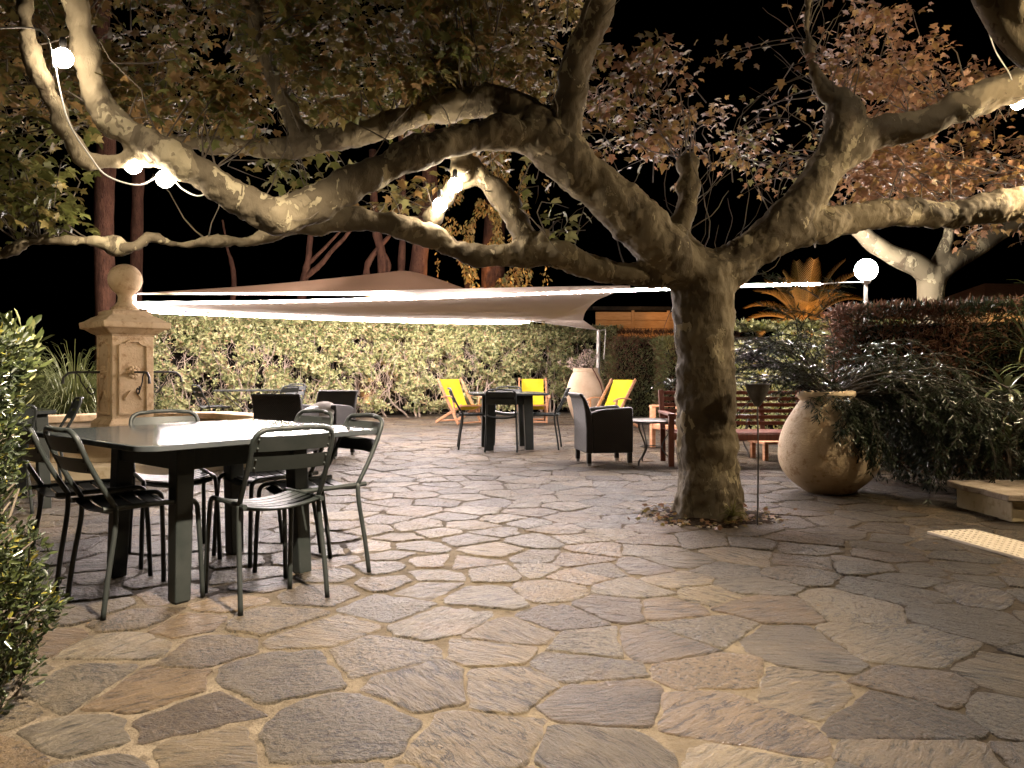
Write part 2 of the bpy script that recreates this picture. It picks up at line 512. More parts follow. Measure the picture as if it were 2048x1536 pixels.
LIMB_K = .90
def limb_rows(rows):
    """rows (px, py, width px, distance) -> points + radii"""
    out = []
    for r in spline(rows, 5):
        p = P(r[0], r[1], r[3]); out.append((p, max(.006, r[2] / 2 / F * r[3] * LIMB_K)))
    return out

# ------------------------------------------------------------------ setting: ground
g = MB(); g.add([(-150, -60, 0), (150, -60, 0), (150, 200, 0), (-150, 200, 0)], [(0, 1, 2, 3)])
tag(g.build("ground", M_SOIL, smooth=False), kind="structure")
g = MB(); g.add([(-12, -3, .009), (8, -3, .009), (8, 19.4, .009), (-12, 15.5, .009)], [(0, 1, 2, 3)])
tag(g.build("mortar_bed", M_MORT, smooth=False), kind="structure")

def crazy_paving():
    """irregular flagstones: clipped cells of scattered points, each with its own height, tilt and ragged edge"""
    rg = np.random.default_rng(2024)
    pts, cell, grid = [], .5, {}
    def near(x, y, r):
        gx, gy = int(math.floor(x / cell)), int(math.floor(y / cell)); k = int(r / cell) + 1
        return [q for a in range(gx - k, gx + k + 1) for b_ in range(gy - k, gy + k + 1) for q in grid.get((a, b_), ())]
    for _ in range(46000):
        y = 1.2 + 18.0 * rg.random() ** 1.15; half = .74 * y + .8
        x = rg.uniform(-half, half)
        if x < -11.5 or x > 7.8 or y > 15.2 + (x + 12) * .19: continue
        rmin = .145 + .17 * (mnoise.noise(Vector((x * .9, y * .9, 3))) * .5 + .5) + .15 * rg.random() ** 2
        if all((pts[q][0] - x) ** 2 + (pts[q][1] - y) ** 2 > ((rmin + pts[q][2]) * .5) ** 2 * .92 for q in near(x, y, .6)):
            grid.setdefault((int(math.floor(x / cell)), int(math.floor(y / cell))), []).append(len(pts)); pts.append((x, y, rmin))
    rnd = random.Random(99); bias = {}
    V, Fc, T_ = [], [], []
    def clip(poly, nx, ny, c):
        out = []
        for k in range(len(poly)):
            a, b_ = poly[k], poly[(k + 1) % len(poly)]; da = a[0] * nx + a[1] * ny - c; db = b_[0] * nx + b_[1] * ny - c
            if da <= 0: out.append(a)
            if (da < 0) != (db < 0) and da != db:
                t = da / (da - db); out.append((a[0] + (b_[0] - a[0]) * t, a[1] + (b_[1] - a[1]) * t))
        return out
    for i, (x, y, r) in enumerate(pts):
        poly = [(x - .8, y - .8), (x + .8, y - .8), (x + .8, y + .8), (x - .8, y + .8)]
        wide = mnoise.noise(Vector((x * .5, y * .5, 11))) * .5 + .5
        jw = .0015 + .011 * max(0, min(1, (wide - .42) * 3.2)) + (.006 if x < -.1 and y < 4.5 else 0)
        for q in near(x, y, 1.2):
            if q == i: continue
            dx, dy = pts[q][0] - x, pts[q][1] - y; L = math.hypot(dx, dy)
            if L > 1.5: continue
            key = (min(i, q), max(i, q))
            if key not in bias: bias[key] = rnd.uniform(-.10, .10)
            t = .5 + bias[key] * (1 if i < q else -1); nx, ny = dx / L, dy / L
            poly = clip(poly, nx, ny, (x + dx * t) * nx + (y + dy * t) * ny - jw * rnd.uniform(.6, 1.4))
            if len(poly) < 3: break
        if len(poly) < 3: continue
        cx = sum(p[0] for p in poly) / len(poly); cy = sum(p[1] for p in poly) / len(poly)
        if (cx - 1.41) ** 2 / .44 ** 2 + (cy - 5.4) ** 2 / .37 ** 2 < 1: continue     # the earth pit
        # cut the corners, subdivide and roughen the outline
        ring = []
        for k in range(len(poly)):
            a, b_ = poly[k], poly[(k + 1) % len(poly)]; L = math.hypot(b_[0] - a[0], b_[1] - a[1])
            if L < .01: continue
            c0 = min(.38, rnd.uniform(.004, .030) / L); n = max(1, int(L / (.035 if y < 6 else .09)))
            for m_ in range(n + 1):
                t = c0 + (1 - 2 * c0) * m_ / n; ring.append((a[0] + (b_[0] - a[0]) * t, a[1] + (b_[1] - a[1]) * t))
        if len(ring) < 5: continue
        z0 = .0135 + rnd.uniform(-.002, .004); tx_, ty_ = rnd.gauss(0, .009), rnd.gauss(0, .009)
        tone = (rnd.random(), rnd.random(), rnd.random(), 1); n = len(ring); o = len(V)
        for lvl, (ins, dz) in enumerate(((0, -.030), (.001, -.005), (.005, -.001), (.016, 0))):
            for (a, b_) in ring:
                ux, uy = cx - a, cy - b_; L = math.hypot(ux, uy) + 1e-6
                e = .016 * mnoise.noise(Vector((a * 13, b_ * 13, i))) + .012 * mnoise.noise(Vector((a * 32, b_ * 32, i))) + .007 * mnoise.noise(Vector((a * 80, b_ * 80, i)))
                k_ = (ins + max(-.008, e)) / L
                px, py = a + ux * k_, b_ + uy * k_
                V.append((px, py, z0 + dz + (px - cx) * tx_ + (py - cy) * ty_ + (.0025 * mnoise.noise(Vector((px * 14, py * 14, 1))) if lvl else 0))); T_.append(tone)
        V.append((cx, cy, z0 + .001)); T_.append(tone)
        for lvl in range(3):
            for k in range(n):
                k2 = (k + 1) % n; Fc.append((o + lvl * n + k, o + lvl * n + k2, o + (lvl + 1) * n + k2, o + (lvl + 1) * n + k))
        for k in range(n): Fc.append((o + 3 * n + k, o + 3 * n + (k + 1) % n, o + 4 * n))
    me = bpy.data.meshes.new("paving"); me.from_pydata(V, [], Fc)
    ca = me.color_attributes.new("stone", 'FLOAT_COLOR', 'POINT'); ca.data.foreach_set("color", np.array(T_, np.float32).reshape(-1))
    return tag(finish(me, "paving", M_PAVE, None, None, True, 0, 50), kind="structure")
crazy_paving()

# earth pit round the plane tree
pit = MB(); ring = []
for k in range(40):
    a = 2 * math.pi * k / 40
    rr = 1 + .10 * math.sin(3 * a + 1) + .08 * math.sin(7 * a) + .06 * math.sin(13 * a + 2)
    ring.append((1.38 + .43 * rr * math.cos(a) + .03, 5.40 + .36 * rr * math.sin(a)))
vs = [(x, y, .012) for x, y in ring] + [(1.38 + (x - 1.38) * .55, 5.4 + (y - 5.4) * .55, .045) for x, y in ring] + [(1.38, 5.4, .06)]
fs = [(k, (k + 1) % 40, 40 + (k + 1) % 40, 40 + k) for k in range(40)] + [(40 + k, 40 + (k + 1) % 40, 80) for k in range(40)]
pit.add(vs, fs); tag(pit.build("earth_pit", M_SOIL), kind="structure")

# ------------------------------------------------------------------ main plane tree
tree = empty("plane_tree", (1.38, 5.4, 0), 0, "old plane tree with mottled bark and low spreading limbs", "tree")
LIMBS = {
 'trunk': [(1416, 1062, 166, 5.4), (1417, 1035, 148, 5.4), (1418, 980, 138, 5.4), (1417, 900, 133, 5.4), (1414, 800, 126, 5.4), (1412, 700, 124, 5.4), (1410, 610, 130, 5.4), (1405, 545, 132, 5.38), (1398, 515, 120, 5.36)],
 'big': [(1408, 560, 110, 5.38), (1330, 500, 112, 5.2), (1255, 425, 110, 5.1), (1172, 352, 112, 5.0), (1095, 285, 106, 4.9), (1040, 265, 84, 4.85), (960, 272, 72, 4.75), (850, 302, 72, 4.6), (740, 348, 74, 4.5), (640, 402, 77, 4.4), (560, 430, 84, 4.3), (498, 408, 84, 4.25), (440, 370, 80, 4.2), (385, 338, 72, 4.15), (318, 298, 70, 4.1), (250, 264, 68, 4.05), (200, 216, 62, 3.98), (180, 145, 56, 3.95), (162, 40, 50, 3.9), (130, -100, 56, 3.65)],
 'upper': [(1110, 300, 96, 4.95), (1062, 240, 82, 4.95), (1000, 208, 78, 4.95), (930, 206, 64, 4.95), (850, 226, 58, 4.95), (760, 256, 52, 4.95), (660, 281, 50, 4.95), (600, 292, 46, 4.95), (520, 298, 40, 4.95), (430, 290, 36, 4.95), (350, 284, 30, 4.95), (290, 270, 22, 4.95)],
 'upper_b': [(615, 288, 44, 4.95), (585, 235, 44, 4.97), (560, 180, 40, 5.0), (530, 120, 36, 5.0), (512, 50, 32, 5.0), (505, -70, 26, 5.0)],
 'vert': [(1120, 320, 84, 4.95), (1134, 250, 74, 4.92), (1146, 185, 70, 4.88), (1162, 105, 72, 4.8), (1192, 25, 76, 4.7), (1220, -70, 70, 4.6)],
 'low': [(1405, 570, 74, 5.38), (1340, 553, 64, 5.3), (1275, 549, 56, 5.22), (1215, 543, 58, 5.18), (1160, 527, 58, 5.15), (1105, 508, 62, 5.1), (1050, 506, 62, 5.1), (990, 511, 50, 5.05), (925, 505, 46, 5.0), (880, 480, 52, 5.0), (820, 455, 54, 4.95), (740, 441, 54, 4.9), (660, 440, 56, 4.85), (605, 444, 58, 4.8), (550, 462, 38, 4.75), (490, 483, 27, 4.7), (430, 481, 24, 4.65), (350, 488, 24, 4.6), (302, 474, 24, 4.55), (268, 494, 28, 4.5), (232, 492, 36, 4.5), (200, 484, 25, 4.45), (120, 479, 22, 4.4), (60, 482, 24, 4.4), (25, 500, 26, 4.4), (-10, 516, 24, 4.4), (-90, 520, 24, 4.4)],
 'sub': [(1058, 510, 58, 5.1), (1038, 452, 54, 5.1), (1012, 402, 50, 5.1), (975, 366, 46, 5.1), (935, 332, 48, 5.08), (905, 296, 44, 5.0)],
 'knob': [(960, 356, 40, 5.1), (918, 366, 40, 5.12), (890, 402, 36, 5.12), (862, 432, 36, 5.12)],
 'snag': [(1062, 512, 46, 5.1), (1085, 478, 40, 5.08), (1094, 462, 26, 5.06)],
 'right': [(1420, 560, 112, 5.4), (1490, 512, 92, 5.4), (1552, 464, 90, 5.42), (1612, 398, 86, 5.46), (1660, 325, 84, 5.5), (1705, 286, 82, 5.5), (1765, 264, 72, 5.5), (1850, 244, 70, 5.45), (1950, 204, 70, 5.4), (2060, 158, 66, 5.3), (2170, 100, 58, 5.2), (2300, 30, 50, 5.1)],
 'stub': [(1672, 320, 84, 5.5), (1690, 250, 82, 5.5), (1688, 212, 66, 5.5), (1650, 182, 40, 5.5), (1624, 125, 24, 5.5), (1614, 45, 18, 5.5), (1622, -60, 13, 5.5)],
 'right_b': [(1540, 480, 76, 5.42), (1622, 459, 66, 5.5), (1700, 436, 62, 5.6), (1800, 426, 62, 5.7), (1900, 426, 64, 5.8), (1980, 418, 66, 5.9), (2070, 392, 66, 6.0), (2200, 350, 60, 6.1)],
 'spur': [(1400, 520, 70, 5.4), (1352, 470, 50, 5.4), (1372, 418, 44, 5.4), (1380, 372, 42, 5.4), (1374, 322, 36, 5.4)],
 'pale_a': [(300, 318, 42, 4.12), (205, 322, 36, 4.0), (168, 318, 40, 3.95), (142, 280, 38, 3.9), (115, 232, 40, 3.85), (92, 180, 42, 3.8), (60, 90, 38, 3.75), (45, -60, 34, 3.7)],
}
TREE_O = Vector((1.38, 5.4, 0))
tb = MB(); LPTS = {}
for nm, rows in LIMBS.items():
    pr = limb_rows(rows); LPTS[nm] = pr
    tb.tube([p - TREE_O for p, r in pr], [r for p, r in pr], 18, True, 0, .22)
# root flare
for a0 in (0.3, 1.5, 2.6, 3.7, 4.8, 5.7):
    c = Vector((math.cos(a0), math.sin(a0), 0))
    tb.tube([c * .12 + Vector((0, 0, .26)), c * .17 + Vector((0, 0, .12)), c * .23 + Vector((0, 0, .02)), c * .28 + Vector((0, 0, -.05))], [.10, .08, .055, .03], 10)
# knuckles and burrs
for (px, py, d, r) in ((1075, 250, 4.88, .12), (1690, 235, 5.5, .15), (1375, 330, 5.4, .085), (600, 436, 4.78, .10), (868, 432, 5.12, .075), (232, 492, 4.5, .06), (1050, 505, 5.1, .11), (1340, 480, 5.3, .12), (925, 340, 5.05, .09), (560, 178, 5, .07), (1372, 372, 5.4, .08), (1262, 430, 5.1, .17)):
    tb.sphere(P(px, py, d) - TREE_O, r, 12, 8)
trunk = tb.build("trunk", M_BARK, tree, True, 0, 180)
rm = trunk.modifiers.new("remesh", 'REMESH'); rm.mode = 'VOXEL'; rm.voxel_size = .016; rm.use_smooth_shade = True
sm = trunk.modifiers.new("smooth", 'SMOOTH'); sm.factor = .5; sm.iterations = 6
tx = bpy.data.textures.new("bark_lumps", 'CLOUDS'); tx.noise_scale = .14; tx.noise_depth = 2
dm = trunk.modifiers.new("lumps", 'DISPLACE'); dm.texture = tx; dm.strength = .065; dm.mid_level = .5; dm.texture_coords = 'LOCAL'
tx2 = bpy.data.textures.new("bark_flakes", 'CLOUDS'); tx2.noise_scale = .03; tx2.noise_depth = 2
dm2 = trunk.modifiers.new("flakes", 'DISPLACE'); dm2.texture = tx2; dm2.strength = .016; dm2.mid_level = .5; dm2.texture_coords = 'LOCAL'

# shoots and leaves: regions of the crown (photo area, distance range, number of shoots, leaf kinds, leaf size)
def grow_crown(regions, origin, parent, rng, leaf_name="crown", twig_name="sprays", leaf=LEAF_PLANE, limbs=None):
    if limbs: LP = np.array([tuple(p) for l in limbs for p, r in l])
    pos, dirs, ups, size, mi = [], [], [], [], []
    tw = MB()
    mats = [L_GREEN, L_OLIVE, L_BROWN, L_RUST, L_PALE]
    for (x0, y0, x1, y1, d0, d1, n, kinds, s0, s1, per) in regions:
        for _ in range(n):
            px = rng.uniform(x0, x1); py = rng.uniform(y0, y1); d = rng.uniform(d0, d1)
            tip = P(px, py, d)
            # clumping: keep tips where a slow noise is high
            if mnoise.noise(tip * 1.15 + Vector((3.1, 0, 0))) + mnoise.noise(tip * 2.9) * .45 < rng.uniform(-.34, .10): continue
            L = rng.uniform(.35, .95)
            lean = Vector((rng.normal() * .33, rng.normal() * .33, -1)).normalized()
            base = tip + lean * L
            if limbs:
                dd = np.linalg.norm(LP - np.array(tip), axis=1) + rng.random(len(LP)) * .15; q = Vector(LP[int(dd.argmin())]); v = q - tip
                if v.length < .95: base = tip + v * min(1.0, L * 1.2 / v.length)
                elif base.z < 2.3: base = tip + (v.normalized() + Vector((0, 0, .2))) * L
                else: base = tip + lean * L * .45
            side = Vector((rng.normal(), rng.normal(), rng.normal() * .5 + .8)) * .11
            pts = [base.lerp(tip, t) + side * math.sin(t * 3.1) for t in (0, .3, .6, .85, 1)]
            tw.tube([p - origin for p in pts], [.0055, .0045, .0035, .0025, .0015], 4, False)
            nl = max(2, int(per * rng.uniform(.6, 1.4)))
            for j in range(nl):
                t = 1 - .75 * rng.random() ** 1.6
                i = min(3, int(t * 4)); p = pts[i].lerp(pts[i + 1], t * 4 - i)
                out = Vector((rng.normal(), rng.normal(), rng.normal() * .55 + .1)).normalized()
                q = p + out * rng.uniform(.02, .13)
                dr = (out + Vector((0, 0, -.35)) + Vector((rng.normal(), rng.normal(), rng.normal())) * .35)
                pos.append(q - origin); dirs.append(dr); ups.append((rng.normal() * .55, rng.normal() * .55, 1.0))
                size.append(rng.uniform(s0, s1)); mi.append(rng.choice(kinds))
    o = leaf_mesh(leaf_name, leaf, np.array(pos), np.array(dirs), np.array(ups), size, mats, mi, parent)
    t = tw.build(twig_name, M_TWIG, parent, True, 0, 180)
    return o, t

rngc = np.random.default_rng(5)
GR, OL, BR, RU, PA = 0, 1, 2, 3, 4
REG = [
 (-160, -260, 520, 265, 4.15, 6.2, 440, [OL, OL, BR, BR, GR], .042, .082, 38),
 (380, -260, 960, 250, 4.6, 7.0, 480, [OL, BR, OL, GR], .048, .095, 32),
 (840, -220, 1180, 210, 5.4, 7.8, 260, [OL, BR, OL], .05, .095, 30),
 (940, 180, 1160, 330, 6.0, 7.6, 40, [OL, BR, PA], .07, .12, 12),
 (1170, 90, 1340, 340, 5.6, 7.2, 60, [BR, RU, OL], .05, .095, 18),
 (1280, 110, 1510, 330, 5.6, 7.4, 48, [BR, RU, BR], .045, .08, 15),
 (1440, 230, 1660, 400, 5.6, 6.4, 50, [BR, RU, PA], .035, .06, 12),
 (1520, -60, 1620, 150, 5.5, 6.4, 26, [RU, BR], .06, .10, 9),
 (1650, 20, 1840, 250, 5.7, 7.2, 66, [RU, RU, BR], .045, .075, 24),
 (1780, 130, 2060, 260, 5.8, 7.4, 58, [RU, RU, BR], .045, .075, 24),
 (1700, 275, 2120, 420, 6.2, 8.2, 200, [RU, RU, BR], .05, .085, 26),
 (1450, -260, 1800, -60, 5.2, 7.4, 26, [RU, BR], .06, .10, 12),
 (1180, -260, 1480, -40, 5.2, 7.0, 40, [BR, OL], .06, .10, 12),
 (-80, 280, 130, 440, 3.9, 4.6, 40, [GR, GR, OL], .045, .08, 18),
 (-120, 500, 10, 560, 4.3, 4.6, 6, [OL, BR], .06, .1, 8),
 (540, 320, 720, 390, 4.8, 5.6, 24, [OL, PA, GR], .06, .11, 9),
 (680, 370, 880, 430, 5.1, 5.9, 28, [OL, BR, PA], .06, .10, 8),
 (1060, 340, 1150, 480, 5.0, 5.3, 8, [GR, PA], .06, .10, 6),
 (1880, 440, 2060, 500, 8.2, 9.5, 16, [RU, BR], .06, .1, 9),
]
crown, twigs = grow_crown(REG, TREE_O, tree, rngc, limbs=list(LPTS.values()))
# thin bare twigs rising from the limbs
tw = MB()
for nm, cnt in (('big', 16), ('upper', 12), ('low', 8), ('right', 16), ('right_b', 12), ('spur', 12), ('stub', 22), ('sub', 5), ('vert', 6)):
    for _ in range(cnt):
        p, r = random.choice(LPTS[nm])
        d = Vector((random.gauss(0, .55), random.gauss(0, .55), 1 if random.random() < .85 else -.4)).normalized()
        pts = [p + d * r * .6]
        step = random.uniform(.05, .14)
        for k in range(6):
            d = (d + Vector((random.gauss(0, .25), random.gauss(0, .25), random.gauss(.05, .15)))).normalized()
            pts.append(pts[-1] + d * step)
        rr = random.uniform(.003, .006)
        tw.tube([q - TREE_O for q in pts], [rr * (1 - .12 * k) for k in range(7)], 4, False)
tw.build("sprays", M_TWIG, tree, True, 0, 180)

# ------------------------------------------------------------------ second plane tree
T2 = Vector(((1862 - 1024) / F * 10, 10, 0))
tree2 = empty("plane_tree", T2, 0, "smaller plane tree rising behind the dark hedge beside the glowing globe lamp", "tree")
tb = MB(); L2P = []
for rows in ([(1862, 905, 66, 10), (1862, 760, 60, 10), (1862, 600, 56, 10), (1864, 560, 62, 10), (1866, 535, 60, 10)],
             [(1862, 555, 54, 10), (1838, 532, 50, 9.9), (1790, 512, 46, 9.8), (1746, 486, 42, 9.7), (1715, 455, 36, 9.6), (1680, 430, 30, 9.5), (1640, 400, 24, 9.4)],
             [(1868, 555, 54, 10), (1890, 530, 50, 10), (1935, 508, 44, 10.1), (1988, 470, 40, 10.2), (2048, 440, 34, 10.3), (2140, 410, 30, 10.4)],
             [(1868, 545, 40, 10), (1880, 515, 30, 10), (1895, 480, 26, 10), (1900, 450, 20, 10)]):
    pr = limb_rows(rows); L2P.append(pr); tb.tube([p - T2 for p, r in pr], [r for p, r in pr], 14, True, 0, .2)
t2 = tb.build("trunk", M_BARK, tree2, True, 0, 180)
rm = t2.modifiers.new("remesh", 'REMESH'); rm.mode = 'VOXEL'; rm.voxel_size = .022; rm.use_smooth_shade = True
sm = t2.modifiers.new("smooth", 'SMOOTH'); sm.factor = .5; sm.iterations = 4
grow_crown([(1880, 380, 2120, 470, 9.8, 11, 40, [RU, BR], .07, .11, 10), (1620, 330, 1760, 440, 9.2, 10.2, 24, [RU, BR], .07, .11, 9)], T2, tree2, np.random.default_rng(8), limbs=L2P)

# pale limb of a tree at the edge, next to the topmost bulb
T3 = P(2060, 110, 4.7); T3 = Vector((2.9 + 1.4, 4.6, 0))
tree3 = empty("plane_tree", T3, 0, "pale plane tree limb lit by the bulb at the top corner of the photo", "tree")
tb = MB()
for rows in ([(1935, -60, 50, 4.6), (1985, 10, 62, 4.6), (2020, 70, 60, 4.6), (2075, 120, 60, 4.6), (2260, 230, 70, 4.6), (2480, 400, 90, 4.6), (2680, 700, 110, 4.6), (2700, 1095, 130, 4.6)],
             [(2075, 120, 50, 4.6), (2058, 60, 40, 4.55), (2035, 10, 36, 4.5), (2040, -60, 34, 4.5)]):
    pr = limb_rows(rows); tb.tube([p - T3 for p, r in pr], [r for p, r in pr], 14, True, 0, .2)
t3 = tb.build("trunk", M_BARK, tree3, True, 0, 180)
rm = t3.modifiers.new("remesh", 'REMESH'); rm.mode = 'VOXEL'; rm.voxel_size = .018; rm.use_smooth_shade = True

# ------------------------------------------------------------------ string lights
def bulb_at(parent, p, o, r=.034, mat=None):
    b = MB(); b.sphere(p - o, r, 12, 8); return b.build("bulb", mat or M_BULB, parent)

def string(label, pts, bulbs, o, r=.046, mat=None, group="festoon strings in the plane tree"):
    t = empty("string_lights", o, 0, label, "string lights", group)
    c = MB(); c.tube([Vector(p) - o for p in spline(pts, 6)], .0045, 5)
    c.build("cable", M_CABLE, t, True, 0, 180)
    for b in bulbs:
        bulb_at(t, b, o, r, mat)
        s = MB(); s.lathe([(.012, .0), (.016, .01), (.016, .05), (.010, .06)], 10, b - o + Vector((0, 0, r * .85))); s.build("socket", M_IRON, t)
    return t
B1, B2, B3 = P(330, 358, 4.12), P(266, 330, 4.08), P(126, 116, 3.68)
string("festoon cable looping along the big limb over the nearest table, bulbs lit",
       [P(-60, 60, 3.7), P(80, 60, 3.6), P(105, 135, 3.6), B3 + Vector((-.05, 0, .04)), P(120, 180, 3.75), P(140, 250, 3.75), P(180, 312, 3.82), P(215, 352, 3.9), P(280, 370, 4.0), B1 + Vector((0, 0, .03)), P(365, 378, 4.2), P(395, 392, 4.2), P(420, 384, 4.2)],
       [B1, B2, B3], B1.copy())
B4, B5 = P(910, 370, 4.92), P(880, 410, 4.93)
string("short festoon cable on the knobbly upright branch, two bulbs lit side by side",
       [P(940, 340, 4.95), B4 + Vector((0, 0, .03)), P(905, 400, 4.9), B5 + Vector((0, 0, .03)), P(862, 425, 5.0)], [B4, B5], B4.copy())
B6, B7 = P(1968, 10, 4.75), P(2036, 206, 5.5)
string("festoon cable hanging from the pale limb, bulbs lit at its top and bottom ends",
       [P(1990, -60, 4.5), B6 + Vector((0, 0, .03)), P(1972, 40, 4.8), P(1990, 100, 5.0), P(2020, 150, 5.2), B7 + Vector((0, 0, .03)), P(2100, 210, 5.5)], [B6, B7], B6.copy())
string("festoon cable out beyond the fountain basin, one bulb lit over the stone rim",
       [Vector((-6.4, 7.6, 3.4)), Vector((-4.95, 6.4, 2.78)), Vector((-4.6, 5.2, 3.0)), Vector((-4.4, 3.6, 3.2))], [Vector((-4.95, 6.4, 2.72))], Vector((-4.95, 6.4, 2.72)), .042, glow_mat("rim_bulb_glow", (1, .84, .62), 1500))
M_WARMB = glow_mat("warm_bulb_glow", (1, .78, .50), 3000)
string("festoon cable beyond the low wall, warm bulbs lit above the shrub",
       [Vector((4.9, 7.0, 3.2)), Vector((4.35, 5.7, 2.58)), Vector((4.2, 4.9, 2.75)), Vector((4.0, 4.1, 2.62)), Vector((4.2, 3.2, 3.2))],
       [Vector((4.35, 5.7, 2.55)), Vector((4.0, 4.1, 2.58))], Vector((4.35, 5.7, 2.55)), .042, M_WARMB)
# shaded pendant lamps hanging over the terrace in front
M_SHADE = mottled("shade_enamel", (.03, .03, .03), (.05, .05, .05), 6, .4)
def pendant(loc, watt, col, spot, label, aim=(0, 0, -1)):
    t = empty("pendant_lamp", loc, 0, label, "pendant lamp", "pendant lamps over the near terrace")
    b = MB(); b.lathe([(.02, .16), (.05, .15), (.10, .09), (.16, 0), (.152, 0), (.09, .08), (.02, .13)], 24); b.build("lamp_shade", M_SHADE, t)
    b = MB(); b.tube([(0, 0, .15), (0, 0, 1.2)], .005, 5); b.build("cord", M_IRON, t)
    b = MB(); b.sphere((0, 0, .055), .03, 12, 8); b.build("bulb", M_OVER, t)
    ld = bpy.data.lights.new("lamp_light", 'SPOT'); ld.energy = watt; ld.color = col; ld.spot_size = R(spot); ld.spot_blend = .55; ld.shadow_soft_size = .035
    lo_ = bpy.data.objects.new("lamp_light", ld); COL.objects.link(lo_); lo_.parent = t; lo_.location = (0, 0, .0); lo_.rotation_euler = Vector(aim).to_track_quat('-Z', 'Y').to_euler()
    return t
pendant((.10, 1.95, 3.15), K1_W, (1, .84, .63), 96, "enamel pendant lamp over the paving by the big table", (-.42, .30, -1))
pendant((-1.6, .3, 3.2), K2_W, (1, .84, .63), 100, "enamel pendant lamp nearest the photographer")
pendant((3.6, 2.7, 3.1), K3_W, WARMW, 108, "enamel pendant lamp above the cream strip")

# ------------------------------------------------------------------ garden globe lamp on a slim post
GL = P(1732, 540, 8.95)
gl = empty("globe_lamp", (GL.x, GL.y, 0), 0, "round white globe lamp glowing on a slim post behind the dark hedge", "lamp")
b = MB(); b.tube([(-.03, 0, 0), (-.015, 0, GL.z * .6), (0, 0, GL.z - .12)], [.03, .024, .02], 10); b.lathe([(.04, GL.z - .16), (.06, GL.z - .125), (.055, GL.z - .105)], 16)
b.build("post", M_POLE, gl)
b = MB(); b.sphere((0, 0, GL.z), .125, 24, 16); b.build("globe", M_GLOBE, gl)

# ------------------------------------------------------------------ shade sails with light strips
A = P(268, 606, 11.9)
post = MB(); post.tube([(A.x - .05, A.y + .05, 0), (A.x - .02, A.y + .02, A.z + .12)], [.045, .04], 12)
post.lathe([(.05, A.z + .1), (.05, A.z + .13), (.02, A.z + .15)], 12, (A.x - .02, A.y + .02, 0))
tag(post.build("sail_post", M_POLE), "white steel post holding the sail corner behind the stone ball finial", "post")
CP = P(1195, 660, 16.4)
post = MB(); post.tube([(CP.x, CP.y, 0), (CP.x + .02, CP.y, CP.z)], [.045, .04], 12); post.tube([(CP.x + .02, CP.y, CP.z - .02), (CP.x + .17, CP.y - .05, CP.z + .01)], .012, 6)
post.tube([(CP.x + .17, CP.y - .05, CP.z), (CP.x + .13, CP.y - .05, CP.z - .62)], .012, 6)
tag(post.build("sail_post", M_POLE), "grey steel post with hanging strap behind the pale clay jar", "post")

def sail_surface(top, bot, nu=36, nv=10, sag=0.0):
    """rows of points between two edge curves"""
    T_ = spline(top, 8); B_ = spline(bot, 8)
    def at(c, t):
        x = t * (len(c) - 1); i = min(int(x), len(c) - 2); return c[i] + (c[i + 1] - c[i]) * (x - i)
    vs, fs = [], []
    for i in range(nu + 1):
        for j in range(nv + 1):
            u, w = i / nu, j / nv
            p = at(T_, u) * (1 - w) + at(B_, u) * w
            p = p + np.array((0, 0, -sag * 4 * w * (1 - w) * math.sin(math.pi * u)))
            vs.append(tuple(p))
    for i in range(nu):
        for j in range(nv):
            a = i * (nv + 1) + j; fs.append((a, a + 1, a + nv + 2, a + nv + 1))
    return vs, fs

def led(pts, parent, o, r=.017):
    b = MB(); b.tube([Vector(p) - o for p in spline(pts, 8)], r, 6); return b.build("light_strip", M_LED, parent, True, 0, 180)

S1 = empty("shade_sail", A, 0, "large pale shade sail edged with two glowing light strips above the hedge", "shade sail")
L1 = [A, P(500, 604, 11.3), P(800, 597, 10.6), P(1040, 588, 10.1), P(1240, 581, 9.75)]
L2 = [P(272, 617, 12.3), P(480, 626, 13.4), P(760, 637, 14.9), P(1000, 642, 16.0), P(1090, 643, 16.4)]
mb = MB(); mb.add(*sail_surface(L1, L2, 40, 10, .05))
# swept corner to the grey post
corner_t = [P(1240, 581, 9.75), P(1300, 579, 9.6), P(1350, 576, 9.5)]
tip = [P(1240, 581, 9.75), P(1205, 597, 11), P(1178, 618, 13), P(1168, 636, 15), P(1178, 650, 16), CP]
lo = [P(1090, 643, 16.4), P(1110, 640, 16.4), P(1130, 640, 16.4), P(1150, 648, 16.4), P(1172, 654, 16.4), CP + Vector((0, 0, -.01))]
edge = [P(1240, 581, 9.75), P(1165, 602, 12.2), P(1090, 643, 16.4)]
mb.add(*sail_surface([edge[0], P(1160, 603, 12.2), edge[2]], [edge[0], P(1195, 600, 11.6), P(1172, 622, 13.6), P(1166, 640, 15.4)], 16, 6, .0))
mb.add(*sail_surface([P(1090, 643, 16.4), P(1130, 641, 16.0), P(1166, 640, 15.4)], [P(1090, 645, 16.5), P(1140, 653, 16.45), CP], 12, 5, .0))
ob = mb.build("cloth", M_SAIL, S1, True, 0, 180); ob.location = -A
led(L1[:-1] + [P(1240, 581, 9.7), P(1350, 577, 9.4), P(1500, 571, 9.1), P(1640, 568, 8.95)], S1, A, .017)
led([p + Vector((0, -.04, -.05)) for p in L2[:-1]] + [P(1058, 644, 16.3)], S1, A, .017)
b = MB(); b.tube([P(1640, 568, 8.95) - A, P(1690, 565, 8.9) - A, Vector((GL.x, GL.y - .02, GL.z - .14)) - A], .008, 6)
b.build("cable", M_CABLE, S1)
b = MB(); b.tube([CP - A, P(1060, 642, 16.3) - A], .006, 5)
b.build("cable", M_CABLE, S1)
